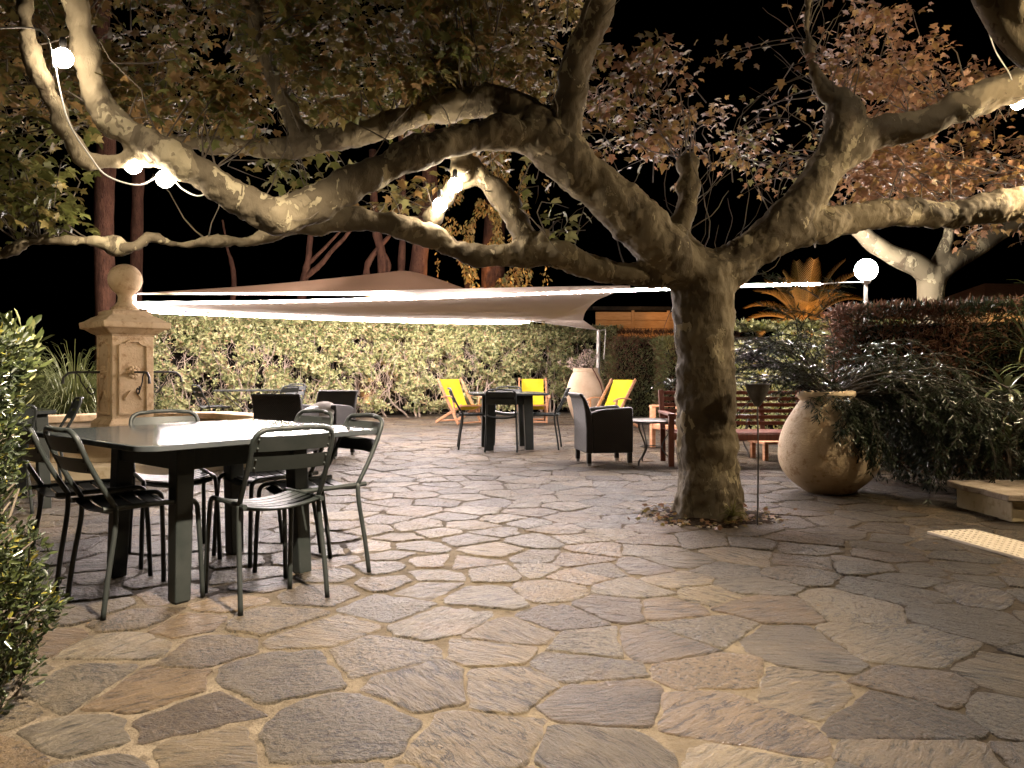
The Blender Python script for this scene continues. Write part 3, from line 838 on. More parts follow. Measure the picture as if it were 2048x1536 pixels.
# narrow second sail edge nearer than the first strip
S2 = empty("shade_sail", P(650, 585, 11), 0, "narrow front shade sail stretched towards the plane tree above the first light strip", "shade sail")
o = P(650, 585, 11)
mb = MB(); mb.add(*sail_surface([P(274, 586, 11.6), P(650, 583, 10.6), P(930, 577, 9.9), P(1120, 573, 9.4), P(1260, 571, 9.1)], [P(274, 589, 11.6), P(650, 590, 10.9), P(900, 594, 10.3), P(1100, 585, 9.9), P(1260, 578, 9.5)], 40, 6, .0))
ob = mb.build("cloth", M_SAIL, S2, True, 0, 180); ob.location = -o
# peaked sail farther back
o = P(815, 543, 15)
S3 = empty("shade_sail", o, 0, "tan peaked shade sail rising farther back behind the front sails", "shade sail")
mb = MB(); mb.add(*sail_surface([P(290, 586, 14), P(520, 570, 14.6), P(690, 554, 15), P(770, 545, 15), P(815, 542, 15), P(870, 556, 15), P(935, 579, 15)], [P(290, 588, 14), P(520, 590, 14.2), P(690, 592, 14.4), P(770, 592, 14.5), P(815, 592, 14.5), P(870, 592, 14.6), P(935, 586, 14.8)], 40, 8, .0))
ob = mb.build("cloth", M_SAIL2, S3, True, 0, 180); ob.location = -o

def wood_post(px, ytop, ybot, d, w, lab):
    p = P(px, ytop, d); b = MB(); ww = w / F * d
    b.box((p.x, p.y, p.z / 2), (ww, ww, p.z)); b.box((p.x + ww * .35, p.y - ww * .5, p.z - .12), (ww * .5, .05, .14))
    b.lathe([(.02, 0), (.03, .01), (.03, .03)], 10, (p.x + ww * .3, p.y - ww * .8, p.z - .14))
    return tag(b.build("wooden_post", M_OCHREWOOD, None, False, .01), lab, "post")
wood_post(752, 588, 650, 17.8, 34, "orange timber post standing behind the light strips and the long hedge")

# ------------------------------------------------------------------ hedges
def rosettes(centers, normals, rng, per=8, size=(.05, .085), spread=.9):
    pos, dirs, ups, sz = [], [], [], []
    for c, nrm in zip(centers, normals):
        n = rng.integers(per - 2, per + 3)
        t = np.cross(nrm, rng.normal(size=3)); t /= np.linalg.norm(t) + 1e-9
        b_ = np.cross(nrm, t)
        a0 = rng.random() * 6.28
        for k in range(n):
            a = a0 + 2.4 * k
            el = rng.uniform(.15, 1.1)
            d = (t * math.cos(a) + b_ * math.sin(a)) * math.cos(el) * spread + nrm * math.sin(el)
            pos.append(c + d * .008); dirs.append(d); ups.append(nrm + rng.normal(size=3) * .2); sz.append(rng.uniform(*size))
    return np.array(pos), np.array(dirs), np.array(ups), np.array(sz)

HA = Vector((-7.1, 14.4, 0)); HB = Vector((2.6, 19.0, 0))
hd = (HB - HA); HL = hd.length; hd.normalize(); hn = Vector((hd.y, -hd.x, 0))     # hn faces the camera
hz = math.atan2(hd.y, hd.x)
hedge = empty("long_hedge", HA, hz, "long pale-leaved hedge with bare twigs, lit up behind the terrace", "hedge")
rg = np.random.default_rng(21)
C, Nn, kinds = [], [], []
def hedge_depth(x, z): return .22 * mnoise.noise(Vector((x * 1.1, z * 1.1, 0))) + .10 * mnoise.noise(Vector((x * 3.1, z * 3.1, 5)))
HT = 2.03
for _ in range(15000):
    x = rg.uniform(0, HL)
    u = rg.random()
    z = .12 + (HT - .12) * u ** .8
    clump = mnoise.noise(Vector((x * 2.1, z * 2.1, 9.0))) + .6 * mnoise.noise(Vector((x * 5, z * 5, 2)))
    if clump < -.17 + .26 * (1 - u) - (0.5 if z > HT - .3 else 0) and rg.random() < .9: continue
    y = -.05 - hedge_depth(x, z) + (rg.uniform(0, .25) if rg.random() < .6 else rg.uniform(.25, .75))
    C.append((x, y, z)); nv = np.array((rg.normal() * .5, -1, .45 + rg.normal() * .4)); Nn.append(nv / np.linalg.norm(nv))
for _ in range(2300):      # the clipped top
    x = rg.uniform(0, HL); y = rg.uniform(-.25, 1.1)
    C.append((x, y, HT + .07 * mnoise.noise(Vector((x * 2, y * 2, 0))) + rg.uniform(-.08, .06))); nv = np.array((rg.normal() * .35, rg.normal() * .35 - .3, 1)); Nn.append(nv / np.linalg.norm(nv))
C = np.array(C); Nn = np.array(Nn)
p_, d_, u_, s_ = rosettes(C, Nn, rg, 7, (.055, .10))
mi = rg.choice([0, 0, 0, 0, 1, 1, 2], size=len(p_))
leaf_mesh("foliage", LEAF_OVAL, p_, d_, u_, s_, [L_HEDGE, L_HEDGE2, L_HEDGE3], mi, hedge)
tw = MB()
for _ in range(900):
    x = rg.uniform(0, HL); z = rg.uniform(0.0, 1.5); y = -hedge_depth(x, z) + rg.uniform(.03, .5)
    d = Vector((rg.normal() * .7, -.05, 1)).normalized(); pts = [Vector((x, y, z))]; st = rg.uniform(.06, .15)
    for k in range(7):
        d = (d + Vector((rg.normal() * .34, rg.normal() * .2, rg.normal() * .25 + .10))).normalized(); pts.append(pts[-1] + d * st)
    pts = [p for p in pts if 0 <= p.z < HT - .05]
    if len(pts) < 3: continue
    r0 = rg.uniform(.004, .010)
    tw.tube(pts, [r0 * (1 - .09 * k) for k in range(len(pts))], 5, False)
for k in range(26):        # stout stems at the foot
    x = rg.uniform(0, HL); d = Vector((rg.normal() * .5, 0, 1)).normalized(); pts = [Vector((x, .1, 0))]
    for j in range(6):
        d = (d + Vector((rg.normal() * .4, rg.normal() * .1, .1))).normalized(); pts.append(pts[-1] + d * .16)
    tw.tube(pts, [.026, .023, .02, .018, .016, .013, .01], 6, False)
tw.build("branches", M_HTWIG, hedge, True, 0, 180)
b = MB(); b.box((HL / 2, 1.15, (HT - .15) / 2), (HL, .5, HT - .15)); b.build("shade_core", M_DARKLINE, hedge, False)  # dark box: shade inside the hedge painted as colour

def clipped_hedge(label, c, size, rz, mats, weights, n, seed, leafsize=(.05, .09), rough=.05, core=M_DARKLINE, tmpl=LEAF_NEEDLE, up=.6, only=None):
    """box hedge: sprays of small leaves over front, sides and top"""
    rg = np.random.default_rng(seed)
    t = empty("clipped_hedge", c, rz, label, "hedge")
    sx, sy, sz = size
    faces = [('f', sx * sz), ('t', sx * sy * .8), ('l', sy * sz), ('r', sy * sz)]
    tot = sum(a for _, a in faces); pos, nr = [], []
    for fn, a in faces:
        for _ in range(int(n * a / tot)):
            if fn == 'f': p = (rg.uniform(-sx / 2, sx / 2), -sy / 2, rg.uniform(0.03, sz)); q = (0, -1, 0)
            elif fn == 't': p = (rg.uniform(-sx / 2, sx / 2), rg.uniform(-sy / 2, sy / 2), sz); q = (0, 0, 1)
            elif fn == 'l': p = (-sx / 2, rg.uniform(-sy / 2, sy / 2), rg.uniform(0.03, sz)); q = (-1, 0, 0)
            else: p = (sx / 2, rg.uniform(-sy / 2, sy / 2), rg.uniform(0.03, sz)); q = (1, 0, 0)
            v = -abs(rg.normal()) * .07 + mnoise.noise(Vector(p) * 1.4) * .10 + mnoise.noise(Vector(p) * 5) * .04
            p = np.array(p) + np.array(q) * (v + rg.normal() * rough) * (.35 if fn == 't' else 1)
            pos.append(p); nr.append(q)
    pos = np.array(pos); nr = np.array(nr, float)
    d = nr * .7 + rg.normal(size=pos.shape) * .6; d[:, 2] += up
    u = rg.normal(size=pos.shape) * .5 + nr
    # leaf kind follows patches of growth
    mi = []
    for p in pos:
        h = mnoise.noise(Vector(p) * 1.3 + Vector((seed, 0, 0))) * .5 + .5 + rg.normal() * .16
        mi.append(min(len(mats) - 1, max(0, int(h * len(mats)))))
    leaf_mesh("foliage", tmpl, pos, d, u, rg.uniform(*leafsize, size=len(pos)), mats, mi, t)
    b = MB(); b.box((0, .04, (sz - .15) / 2), (sx - .34, sy - .42, sz - .15)); b.build("shade_core", core, t, False, .06)  # core box, its dark colour stands for the shaded inside
    return t
# two trimmed conifer blocks near the far jar, the taller one behind, the dark one at the side
c0 = P(1275, 739, 16.6)
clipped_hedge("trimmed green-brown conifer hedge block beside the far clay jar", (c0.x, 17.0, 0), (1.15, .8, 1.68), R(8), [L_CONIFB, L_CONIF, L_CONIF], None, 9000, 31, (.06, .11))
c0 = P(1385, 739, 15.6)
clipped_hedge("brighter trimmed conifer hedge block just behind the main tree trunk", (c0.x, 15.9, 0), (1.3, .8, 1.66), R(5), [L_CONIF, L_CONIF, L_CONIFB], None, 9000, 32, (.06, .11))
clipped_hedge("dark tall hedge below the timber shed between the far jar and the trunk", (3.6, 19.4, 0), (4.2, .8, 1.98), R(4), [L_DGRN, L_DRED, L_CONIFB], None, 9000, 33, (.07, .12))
# pale hedge behind the bench
hb = empty("leafy_hedge", (4.75, 11.6, 0), R(-6), "yellow-green leafy hedge lit up behind the slatted bench", "hedge")
rg = np.random.default_rng(44); C, Nn = [], []
for _ in range(2600):
    x = rg.uniform(-1.6, 1.4); z = .1 + 1.62 * rg.random() ** .8
    if mnoise.noise(Vector((x * 2.2, z * 2.2, 4))) < -.22: continue
    C.append((x, -.1 * mnoise.noise(Vector((x * 2, z * 2, 1))) + rg.uniform(0, .25), z)); nv = np.array((rg.normal() * .5, -1, .45)); Nn.append(nv / np.linalg.norm(nv))
for _ in range(700):
    x = rg.uniform(-1.6, 1.4); C.append((x, rg.uniform(-.1, .7), 1.70 + rg.uniform(-.06, .06))); nv = np.array((rg.normal() * .3, -.3, 1)); Nn.append(nv / np.linalg.norm(nv))
p_, d_, u_, s_ = rosettes(np.array(C), np.array(Nn), rg, 7, (.05, .09))
leaf_mesh("foliage", LEAF_OVAL, p_, d_, u_, s_, [L_HEDGE, L_HEDGE2, L_BOXY], rg.choice([0, 0, 1, 2], size=len(p_)), hb)
b = MB(); b.box((-.1, .62, .78), (2.9, .5, 1.56)); b.build("shade_core", M_DARKLINE, hb, False)  # dark core painting the shade between the leaves
# dark red conifer hedge at the side
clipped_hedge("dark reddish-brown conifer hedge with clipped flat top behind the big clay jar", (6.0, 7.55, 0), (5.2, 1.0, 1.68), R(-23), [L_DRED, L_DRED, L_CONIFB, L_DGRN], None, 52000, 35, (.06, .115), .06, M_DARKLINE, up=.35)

# ------------------------------------------------------------------ fountain
FC = Vector((-4.6, 9.15, 0)); FA = R(48)
fr = -R(0) + (FA)         # front of the pillar turned towards the right
frz = FA
fountain = empty("fountain", FC, frz, "stone fountain with ball-topped square pillar in a low octagonal basin", "fountain")
b = MB()
def octa(r): return [(r / math.cos(math.pi / 8) * math.cos(math.pi / 8 + k * math.pi / 4), r / math.cos(math.pi / 8) * math.sin(math.pi / 8 + k * math.pi / 4)) for k in range(8)]
def octring(mb, ro, ri, z0, z1):
    o_, i_ = octa(ro), octa(ri); n = 8
    vs = [(x, y, z0) for x, y in o_] + [(x, y, z1) for x, y in o_] + [(x, y, z1) for x, y in i_] + [(x, y, z0) for x, y in i_]
    fs = []
    for k in range(n):
        k2 = (k + 1) % n
        fs += [(k, k2, n + k2, n + k), (n + k, n + k2, 2 * n + k2, 2 * n + k), (2 * n + k, 2 * n + k2, 3 * n + k2, 3 * n + k), (3 * n + k, 3 * n + k2, k2, k)]
    mb.add(vs, fs)
b = MB(); octring(b, 1.98, 1.0, 0, .14); b.build("step", M_STONE2, fountain, False, .012)
b = MB(); octring(b, 1.66, 1.46, .14, .36); b.build("basin_wall", M_STONE2, fountain, False, .01)
b = MB(); octring(b, 1.74, 1.40, .362, .455); b.build("rim", M_STONE, fountain, False, .015)
wm, nt, bs, out = new_mat("fountain_water"); bs.inputs['Base Color'].default_value = (.02, .025, .02, 1); bs.inputs['Roughness'].default_value = .08
b = MB(); b.prism(octa(1.45), .20, .30); b.build("water", wm, fountain, False)
def sqlathe(mb, prof, c=(0, 0, 0)):
    mb.lathe([(r * math.sqrt(2), z) for r, z in prof], 4, c, rot=math.pi / 4)
W = .235
b = MB(); sqlathe(b, [(W + .05, .14), (W + .05, .42), (W + .02, .46), (W, .48), (W, 1.44), (W + .01, 1.45), (W + .01, 1.46)])
b.build("shaft", M_STONE, fountain, False, .006)
for k in range(4):        # framed panel on every face
    Mx = Matrix.Rotation(k * math.pi / 2, 4, 'Z'); f = -W - .010
    b = MB()
    for (x, z, sx, sz) in ((-.155, .93, .022, .80), (.155, .93, .022, .80), (0, .54, .29, .022)):
        b.box((x, f, z), (sx, .026, sz), M=Mx)
    pts = [(-.155, 1.33), (-.10, 1.34), (-.05, 1.385), (0, 1.375), (.05, 1.385), (.10, 1.34), (.155, 1.33)]
    for i in range(6):
        p0 = Mx @ Vector((pts[i][0], f, pts[i][1])); p1 = Mx @ Vector((pts[i + 1][0], f, pts[i + 1][1])); b.bar(p0, p1, .026, .022)
    for i in range(10):    # rosette
        a = 2 * math.pi * i / 10
        b.sphere(Mx @ Vector((math.cos(a) * .055, f, 1.02 + math.sin(a) * .055)), .024, 8, 6)
    b.sphere(Mx @ Vector((0, f - .01, 1.02)), .034, 10, 7)
    for sx in (-1, 1):
        b.bar(Mx @ Vector((sx * .03, f, .80)), Mx @ Vector((sx * .10, f, .70)), .02, .02)
    b.build("carved_panel", M_STONE, fountain, True, 0)
b = MB(); sqlathe(b, [(W + .02, 1.462), (W + .05, 1.48), (W + .10, 1.52), (W + .14, 1.535), (W + .145, 1.60), (W + .11, 1.615), (W + .05, 1.66), (W - .01, 1.69), (W - .01, 1.73), (W - .06, 1.75)])
b.build("cap", M_STONE, fountain, False, .008)
b = MB(); b.lathe([(.15, 1.75), (.15, 1.78), (.12, 1.80), (.085, 1.85), (.078, 1.91), (.09, 1.94), (.10, 1.95)] + [(.19 * math.sin(math.pi * t), 2.115 - .19 * math.cos(math.pi * t)) for t in [.2 + .8 * k / 14 for k in range(14)]] + [(.002, 2.305)], 28)
b.build("finial", M_STONE, fountain)
def spout(k):
    Mx = Matrix.Rotation(k * math.pi / 2, 4, 'Z'); b = MB(); z = 1.02
    pts = [(0, -W, z), (0, -W - .30, z), (0, -W - .38, z - .01), (0, -W - .43, z - .06), (0, -W - .44, z - .13)]
    b.tube([Mx @ Vector(p) for p in pts], [.014, .014, .014, .014, .017], 10)
    sc = []
    for i in range(26):
        a = i / 25 * 4.6 * math.pi / 2; r = .055 * (1 - i / 34)
        sc.append(Mx @ Vector((0, -W - .13 + r * math.cos(a + 2.2) * 1.0, z - .17 + r * math.sin(a + 2.2) - .04)))
    b.tube(sc, .008, 6)
    b.tube([Mx @ Vector(p) for p in ((0, -W - .30, z - .01), (0, -W - .26, z - .05), (0, -W - .25, z - .11), (0, -W - .19, z - .2), (0, -W - .13, z - .26))], .008, 6)
    b.lathe([(.03, 0), (.03, .01)], 10, Mx @ Vector((0, -W - .012, z)) - Vector((0, 0, .005)))
    b.build("spout", M_IRON, fountain)
for k in range(4): spout(k)

# ------------------------------------------------------------------ metal tables and chairs
def arc_poly(w, d, r, n=5):
    out = []
    for cx, cy, a0 in ((w / 2 - r, d / 2 - r, 0), (-w / 2 + r, d / 2 - r, 90), (-w / 2 + r, -d / 2 + r, 180), (w / 2 - r, -d / 2 + r, 270)):
        for k in range(n + 1):
            a = R(a0 + 90 * k / n); out.append((cx + r * math.cos(a), cy + r * math.sin(a)))
    return out

def square_table(loc, rz, side, leg_sq, label, group, h=.745, leg_w=.085):
    t = empty("metal_table", loc, rz, label, "table", group)
    b = MB(); b.prism(arc_poly(side, side, .09), h - .026, h); b.build("tabletop", M_TOP, t, True, .004)
    b = MB()
    q = leg_sq / 2
    for s in (-1, 1):
        b.box((0, s * q, h - .088), (leg_sq - leg_w - .004, .03, .12)); b.box((s * q, 0, h - .088), (.03, leg_sq - leg_w - .004, .12))
    b.build("apron", M_METAL, t, False, .003)
    for sx in (-1, 1):
        for sy in (-1, 1):
            l = MB(); k = leg_w / 2
            a = [Vector((sx * q * .96 + dx * k, sy * q * .96 + dy * k, h - .028)) for dx, dy in ((-1, -1), (1, -1), (1, 1), (-1, 1))]
            c = [Vector((sx * q * 1.04 + dx * k * .86, sy * q * 1.04 + dy * k * .86, .014)) for dx, dy in ((-1, -1), (1, -1), (1, 1), (-1, 1))]
            l.add(c + a, [(3, 2, 1, 0), (4, 5, 6, 7), (0, 1, 5, 4), (1, 2, 6, 5), (2, 3, 7, 6), (3, 0, 4, 7)])
            lg = l.build("leg", M_METAL, t, False, .006)
            f = MB(); f.box((sx * q * 1.04, sy * q * 1.04, .007), (k * 1.3, k * 1.3, .014)); f.build("foot", M_IRON, lg, False)
    return t

def make_chair():
    t = empty("metal_chair", (0, 0, 0)); t["category"] = "chair"
    r = .0115
    wj = .178     # half width at the seat
    # seat of curved slats
    b = MB()
    ys = [-.165, -.098, -.034, .030, .094, .152]
    for i, y in enumerate(ys):
        n = 10; hw = .170; w = .027 if i < 5 else .022
        vs = []
        for k in range(n + 1):
            x = -hw + 2 * hw * k / n; dz = .453 - .024 * (1 - (x / hw) ** 2) - (.010 if i == 5 else 0)
            for (yy, zz) in ((y - w, dz), (y + w, dz - (.012 if i == 5 else 0)), (y + w, dz - .004 - (.012 if i == 5 else 0)), (y - w, dz - .004)): vs.append((x, yy, zz))
        fs = []
        for k in range(n):
            for j in range(4):
                j2 = (j + 1) % 4; fs.append((k * 4 + j, k * 4 + j2, k * 4 + 4 + j2, k * 4 + 4 + j))
        fs += [(3, 2, 1, 0), (n * 4, n * 4 + 1, n * 4 + 2, n * 4 + 3)]
        b.add(vs, fs)
    b.build("seat", M_METAL, t, True, 0)
    b = MB()     # frame: side rails and cross bars
    for s in (-1, 1):
        b.tube([(s * wj, -.205, .452), (s * wj, .02, .450), (s * wj, .155, .448)], r, 8)
    for y in (-.15, .135): b.tube([(-wj, y, .438)] + [(wj * (k / 4 - 1), y, .438 - .018 * math.sin(k / 8 * math.pi)) for k in range(1, 8)] + [(wj, y, .438)], .008, 6)
    b.build("seat_frame", M_METAL, t, True, 0)
    for s in (-1, 1):
        l = MB(); l.tube(spline([(s * wj, .150, .448), (s * wj, .178, .444), (s * (wj + .002), .197, .425), (s * (wj + .004), .203, .38), (s * (wj + .012), .212, .2), (s * (wj + .018), .218, .0)], 4), r, 8)
        l.build("leg", M_METAL, t, True, 0, 180)
        l = MB(); l.tube(spline([(s * (wj + .006), -.155, .462), (s * (wj + .010), -.160, .36), (s * (wj + .018), -.192, .16), (s * (wj + .022), -.212, .0)], 4), r, 8)
        l.build("leg", M_METAL, t, True, 0, 180)
    # back: one bent tube
    pts = []
    y0, z0, y1, z1 = -.155, .455, -.315, .785
    wt = .182
    def yz(u): return (y0 + (y1 - y0) * u - .012 * math.sin(math.pi * u), z0 + (z1 - z0) * u)
    side = [(wj + .006, *yz(0)), (wj + .006, *yz(.3)), (wt, *yz(.6)), (wt, *yz(.82)), (wt - .012, *yz(.93)), (wt - .045, *yz(.99)), (wt - .085, *yz(1.0))]
    top = [(0, yz(1)[0] - .028, z1 + .004)]
    full = side + [(.06, yz(1)[0] - .022, z1 + .003)] + top + [(-.06, yz(1)[0] - .022, z1 + .003)] + [(-x, y, z) for x, y, z in reversed(side)]
    b = MB(); b.tube(spline(full, 4), r, 8); b.build("back_frame", M_METAL, t, True, 0, 180)
    b = MB()
    for (ua, ub) in ((.72, .915), (.46, .65)):
        n = 10; hw = wt - .004; vs = []
        for k in range(n + 1):
            x = -hw + 2 * hw * k / n; bow = -.030 * (1 - (x / hw) ** 2)
            ya, za = yz(ua); yb, zb = yz(ub)
            for (yy, zz) in ((ya + bow, za), (yb + bow, zb), (yb + bow - .004, zb + .001), (ya + bow - .004, za - .001)): vs.append((x, yy, zz))
        fs = []
        for k in range(n):
            for j in range(4):
                j2 = (j + 1) % 4; fs.append((k * 4 + j, k * 4 + 4 + j, k * 4 + 4 + j2, k * 4 + j2))
        fs += [(0, 1, 2, 3), (n * 4 + 3, n * 4 + 2, n * 4 + 1, n * 4)]
        b.add(vs, fs)
        for s in (-1, 1):
            for u in (ua + .04, ub - .04): b.sphere((s * (hw - .018), yz(u)[0] - .009, yz(u)[1]), .006, 6, 4)
    b.build("backrest", M_METAL, t, True, 0)
    return t

square_table((-1.53, 3.90, 0), R(50), 1.24, .62, "large square grey metal table in front, four to eight places", "square metal tables")
square_table((-3.95, 5.75, 0), R(46), .80, .62, "grey metal table half hidden by the leafy bush", "square metal tables")
square_table((-.07, 10.15, 0), R(8), .98, .50, "grey metal table farther off, in front of the yellow deckchairs", "square metal tables", leg_w=.12)
CH = [
 ((-1.13, 3.53), (-.655, .755), "metal slat chair nearest the photo's middle, its back towards us at the big table"),
 ((-1.02, 3.93), (-.74, -.67), "metal slat chair standing at the corner of the big table beside open paving"),
 ((-1.37, 4.32), (-.67, -.74), "metal slat chair pushed under the big table's far edge, only its top showing"),
 ((-1.88, 4.28), (.55, -.84), "metal slat chair facing us across the big table, in front of the fountain"),
 ((-1.70, 3.47), (.66, .75), "metal slat chair nearest the leafy bush, at the big table's near edge"),
 ((-2.11, 3.84), (.67, .74), "metal slat chair half hidden by the bush, behind its neighbour at the big table"),
 ((-4.02, 6.5), (-.80, -.60), "pale-lit metal slat chair seen side-on between bush and grass clump"),
 ((-3.72, 5.45), (-.85, .53), "darker metal slat chair overlapping the bush, in front of the pale-lit chair"),
 ((-.50, 10.15), (.99, .10), "metal slat chair side-on before the deckchair, facing the farther table"),
 ((-.13, 9.80), (.03, 1.0), "metal slat chair with its back to us at the farther table"),
 ((.42, 10.10), (-.98, .15), "metal slat chair leaning side-on next to the wicker armchair, at the farther table"),
 ((-.05, 10.75), (0, -1), "metal slat chair behind the farther table, facing us"),
 ((-4.72, 12.25), (.75, .66), "metal slat chair at the thin table by the hedge, its slats shining white"),
 ((-3.75, 12.75), (-.35, -.94), "pale metal slat chair against the hedge behind the thin table"),
 ((-3.62, 11.75), (-.9, .42), "metal slat chair peeping out beside the black wicker armchairs"),
]
ch0 = make_chair()
for i, ((x, y), (fx, fy), lab) in enumerate(CH):
    c = ch0 if i == 0 else copy_tree(ch0)
    c.location = (x, y, .014); c.rotation_euler = (0, 0, facing(fx, fy)); c["label"] = lab; c["group"] = "metal slat chairs on the terrace"

# thin folding table by the hedge
ft = empty("folding_table", (-4.1, 12.05, .014), R(10), "thin round-edged table on crossed folding legs by the long hedge", "table")
b = MB(); b.prism(arc_poly(1.0, .7, .08), .70, .722); b.build("tabletop", M_TOP, ft, True, .003)
for sx in (-1, 1):
    b = MB(); b.tube([(sx * .40, -.22, .70), (0, -.22, .36), (-sx * .34, -.22, 0)], .011, 6); b.tube([(sx * .40, .22, .70), (0, .22, .36), (-sx * .34, .22, 0)], .011, 6)
    b.tube([(-sx * .34, -.22, .02), (-sx * .34, .22, .02)], .009, 6); b.build("leg", M_IRON2, ft)
b = MB(); b.tube([(0, -.22, .36), (0, .22, .36)], .010, 6); b.build("stretcher", M_IRON2, ft)

# ------------------------------------------------------------------ black wicker armchairs
def make_wicker():
    t = empty("wicker_armchair", (0, 0, 0)); t["category"] = "armchair"
    b = MB(); prof = [(-.255, .14), (-.255, .40), (-.27, .58), (-.30, .72), (-.335, .765), (-.325, .785), (-.29, .775), (-.245, .70), (-.20, .58), (-.18, .40), (-.18, .14)]
    n = len(prof); vs = [(s * .265, y, z) for s in (-1, 1) for y, z in prof]
    b.add(vs, [tuple(reversed(range(n))), tuple(range(n, 2 * n))] + [(k, (k + 1) % n, n + (k + 1) % n, n + k) for k in range(n)]); b.build("back", M_WICK, t, True, .012)
    for s in (-1, 1):
        b = MB(); pr = [(-.18, .14), (.265, .14), (.265, .60), (.255, .625), (.23, .632), (-.05, .61), (-.12, .60), (-.205, .57), (-.18, .40)]
        n = len(pr); vs = [(s * .265 - s * w, y, z) for w in (0, .075) for y, z in pr]
        b.add(vs, [tuple(range(n)), tuple(reversed(range(n, 2 * n)))] + [(k, n + k, n + (k + 1) % n, (k + 1) % n) for k in range(n)]); b.build("armrest", M_WICK, t, True, .012)
    b = MB(); b.box((0, .038, .28), (.376, .43, .28)); b.build("seat", M_WICK, t, True, .015)
    for sx in (-1, 1):
        for sy in (-.22, .235):
            l = MB(); l.bar((sx * .235, sy, .139), (sx * .235, sy, .03), .045, .045); lg = l.build("leg", M_IRON, t, False, .003)
            f = MB(); f.box((sx * .235, sy, .015), (.036, .036, .03)); f.build("foot_tip", M_POLE, lg, False)
    return t
w0 = make_wicker()
for i, (x, y, fx, fy, lab) in enumerate([(1.0, 8.50, .985, .17, "black wicker armchair alone mid-terrace, turned side-on beside the small iron table"),
                                         (-2.44, 8.35, .10, 1.0, "black wicker armchair behind the big table, its plain back towards us"),
                                         (-2.22, 9.20, -.25, -.97, "black wicker armchair holding a pale grey cushion")]):
    c = w0 if i == 0 else copy_tree(w0)
    c.location = (x, y, .014); c.rotation_euler = (0, 0, facing(fx, fy)); c["label"] = lab; c["group"] = "black wicker armchairs"
cu = MB(); cu.sphere((0, 0, 0), 1, 20, 12, 0, (.20, .20, .055))
co = cu.build("cushion", M_CUSH); co.location = (-2.24, 8.93, .55); co.rotation_euler = (R(28), R(-24), R(20))
tag(co, "pale grey cushion leaning on the black wicker armchair seat", "cushion")

# ------------------------------------------------------------------ yellow deckchairs
def make_deck():
    t = empty("deckchair", (0, 0, 0)); t["category"] = "deckchair"
    for s in (-1, 1):
        b = MB(); b.bar((s * .265, -.36, .86), (s * .265, .34, .02), .028, .05); b.build("back_rail", M_WOOD, t, False, .004)
        b = MB(); b.bar((s * .235, -.46, .02), (s * .235, .40, .37), .028, .05); b.build("seat_rail", M_WOOD, t, False, .004)
        b = MB(); pts = spline([(s * .30, -.16, .51), (s * .305, .02, .535), (s * .31, .18, .53), (s * .31, .30, .49)], 5)
        for i in range(len(pts) - 1): b.bar(pts[i], pts[i + 1], .055, .022)
        b.bar((s * .30, .22, .51), (s * .275, .24, .20), .026, .04); b.build("armrest", M_WOOD, t, False, .003)
    b = MB()
    for (y, z, w) in ((-.36, .83, .53), (.40, .36, .47), (.33, .04, .53), (-.44, .04, .47)): b.tube([(-w / 2, y, z), (w / 2, y, z)], .016, 8)
    b.build("crossbar", M_WOOD, t)
    prof = spline([(-.35, .845), (-.29, .73), (-.20, .56), (-.08, .37), (.04, .275), (.18, .275), (.32, .32), (.41, .375)], 4)
    vs = [(x, p[0], p[1]) for p in prof for x in (-.215, .215)]; vs += [(x, p[0] + .004, p[1] + .005) for p in prof for x in (-.215, .215)]
    n = len(prof); fs = []
    for i in range(n - 1):
        a = 2 * i; fs.append((a, a + 1, a + 3, a + 2)); o_ = 2 * n; fs.append((o_ + a + 2, o_ + a + 3, o_ + a + 1, o_ + a)); fs += [(a, a + 2, o_ + a + 2, o_ + a), (a + 3, a + 1, o_ + a + 1, o_ + a + 3)]
    b = MB(); b.add(vs, fs); b.build("canvas", M_YEL, t)
    return t
d0 = make_deck()
for i, (x, y, fx, fy, lab) in enumerate([(-1.00, 14.7, .62, -.78, "yellow deckchair turned towards the others, beside the hedge and nearest the big table"),
                                         (.40, 14.9, -.02, -1.0, "yellow deckchair facing us straight on behind the farther table"),
                                         (1.75, 13.6, -.72, -.70, "yellow deckchair leaning in front of the far clay jar")]):
    c = d0 if i == 0 else copy_tree(d0)
    c.location = (x, y, .014); c.rotation_euler = (0, 0, facing(fx, fy)); c["label"] = lab; c["group"] = "yellow deckchairs by the hedge"

# ------------------------------------------------------------------ round iron tables
def make_iron_table():
    t = empty("iron_table", (0, 0, 0)); t["category"] = "side table"
    b = MB(); b.lathe([(.02, .462), (.265, .462), (.272, .468), (.272, .480), (.262, .486), (.01, .486)], 36); b.build("tabletop", M_IRON2, t)
    for k in range(3):
        a = R(95 + 120 * k); u = Vector((math.cos(a), math.sin(a), 0))
        pts = spline([u * .235 + Vector((0, 0, .462)), u * .225 + Vector((0, 0, .40)), u * .15 + Vector((0, 0, .28)), u * .115 + Vector((0, 0, .19)), u * .15 + Vector((0, 0, .12)), u * .225 + Vector((0, 0, .05)), u * .24 + Vector((0, 0, 0))], 5)
        l = MB(); l.tube(pts, .0085, 7); l.build("leg", M_IRON2, t)
    b = MB(); b.tube([(math.cos(2 * math.pi * k / 24) * .118, math.sin(2 * math.pi * k / 24) * .118, .19) for k in range(25)], .006, 6); b.build("stretcher", M_IRON2, t)
    return t
i0 = make_iron_table()
for i, (x, y, rz, lab) in enumerate([(1.53, 8.45, R(10), "small round iron table with bowed legs beside the wicker armchair"), (2.72, 9.25, R(70), "small round iron table seen through the bench behind the thin torch")]):
    c = i0 if i == 0 else copy_tree(i0)
    c.location = (x, y, .014); c.rotation_euler = (0, 0, rz); c["label"] = lab; c["group"] = "round iron side tables"

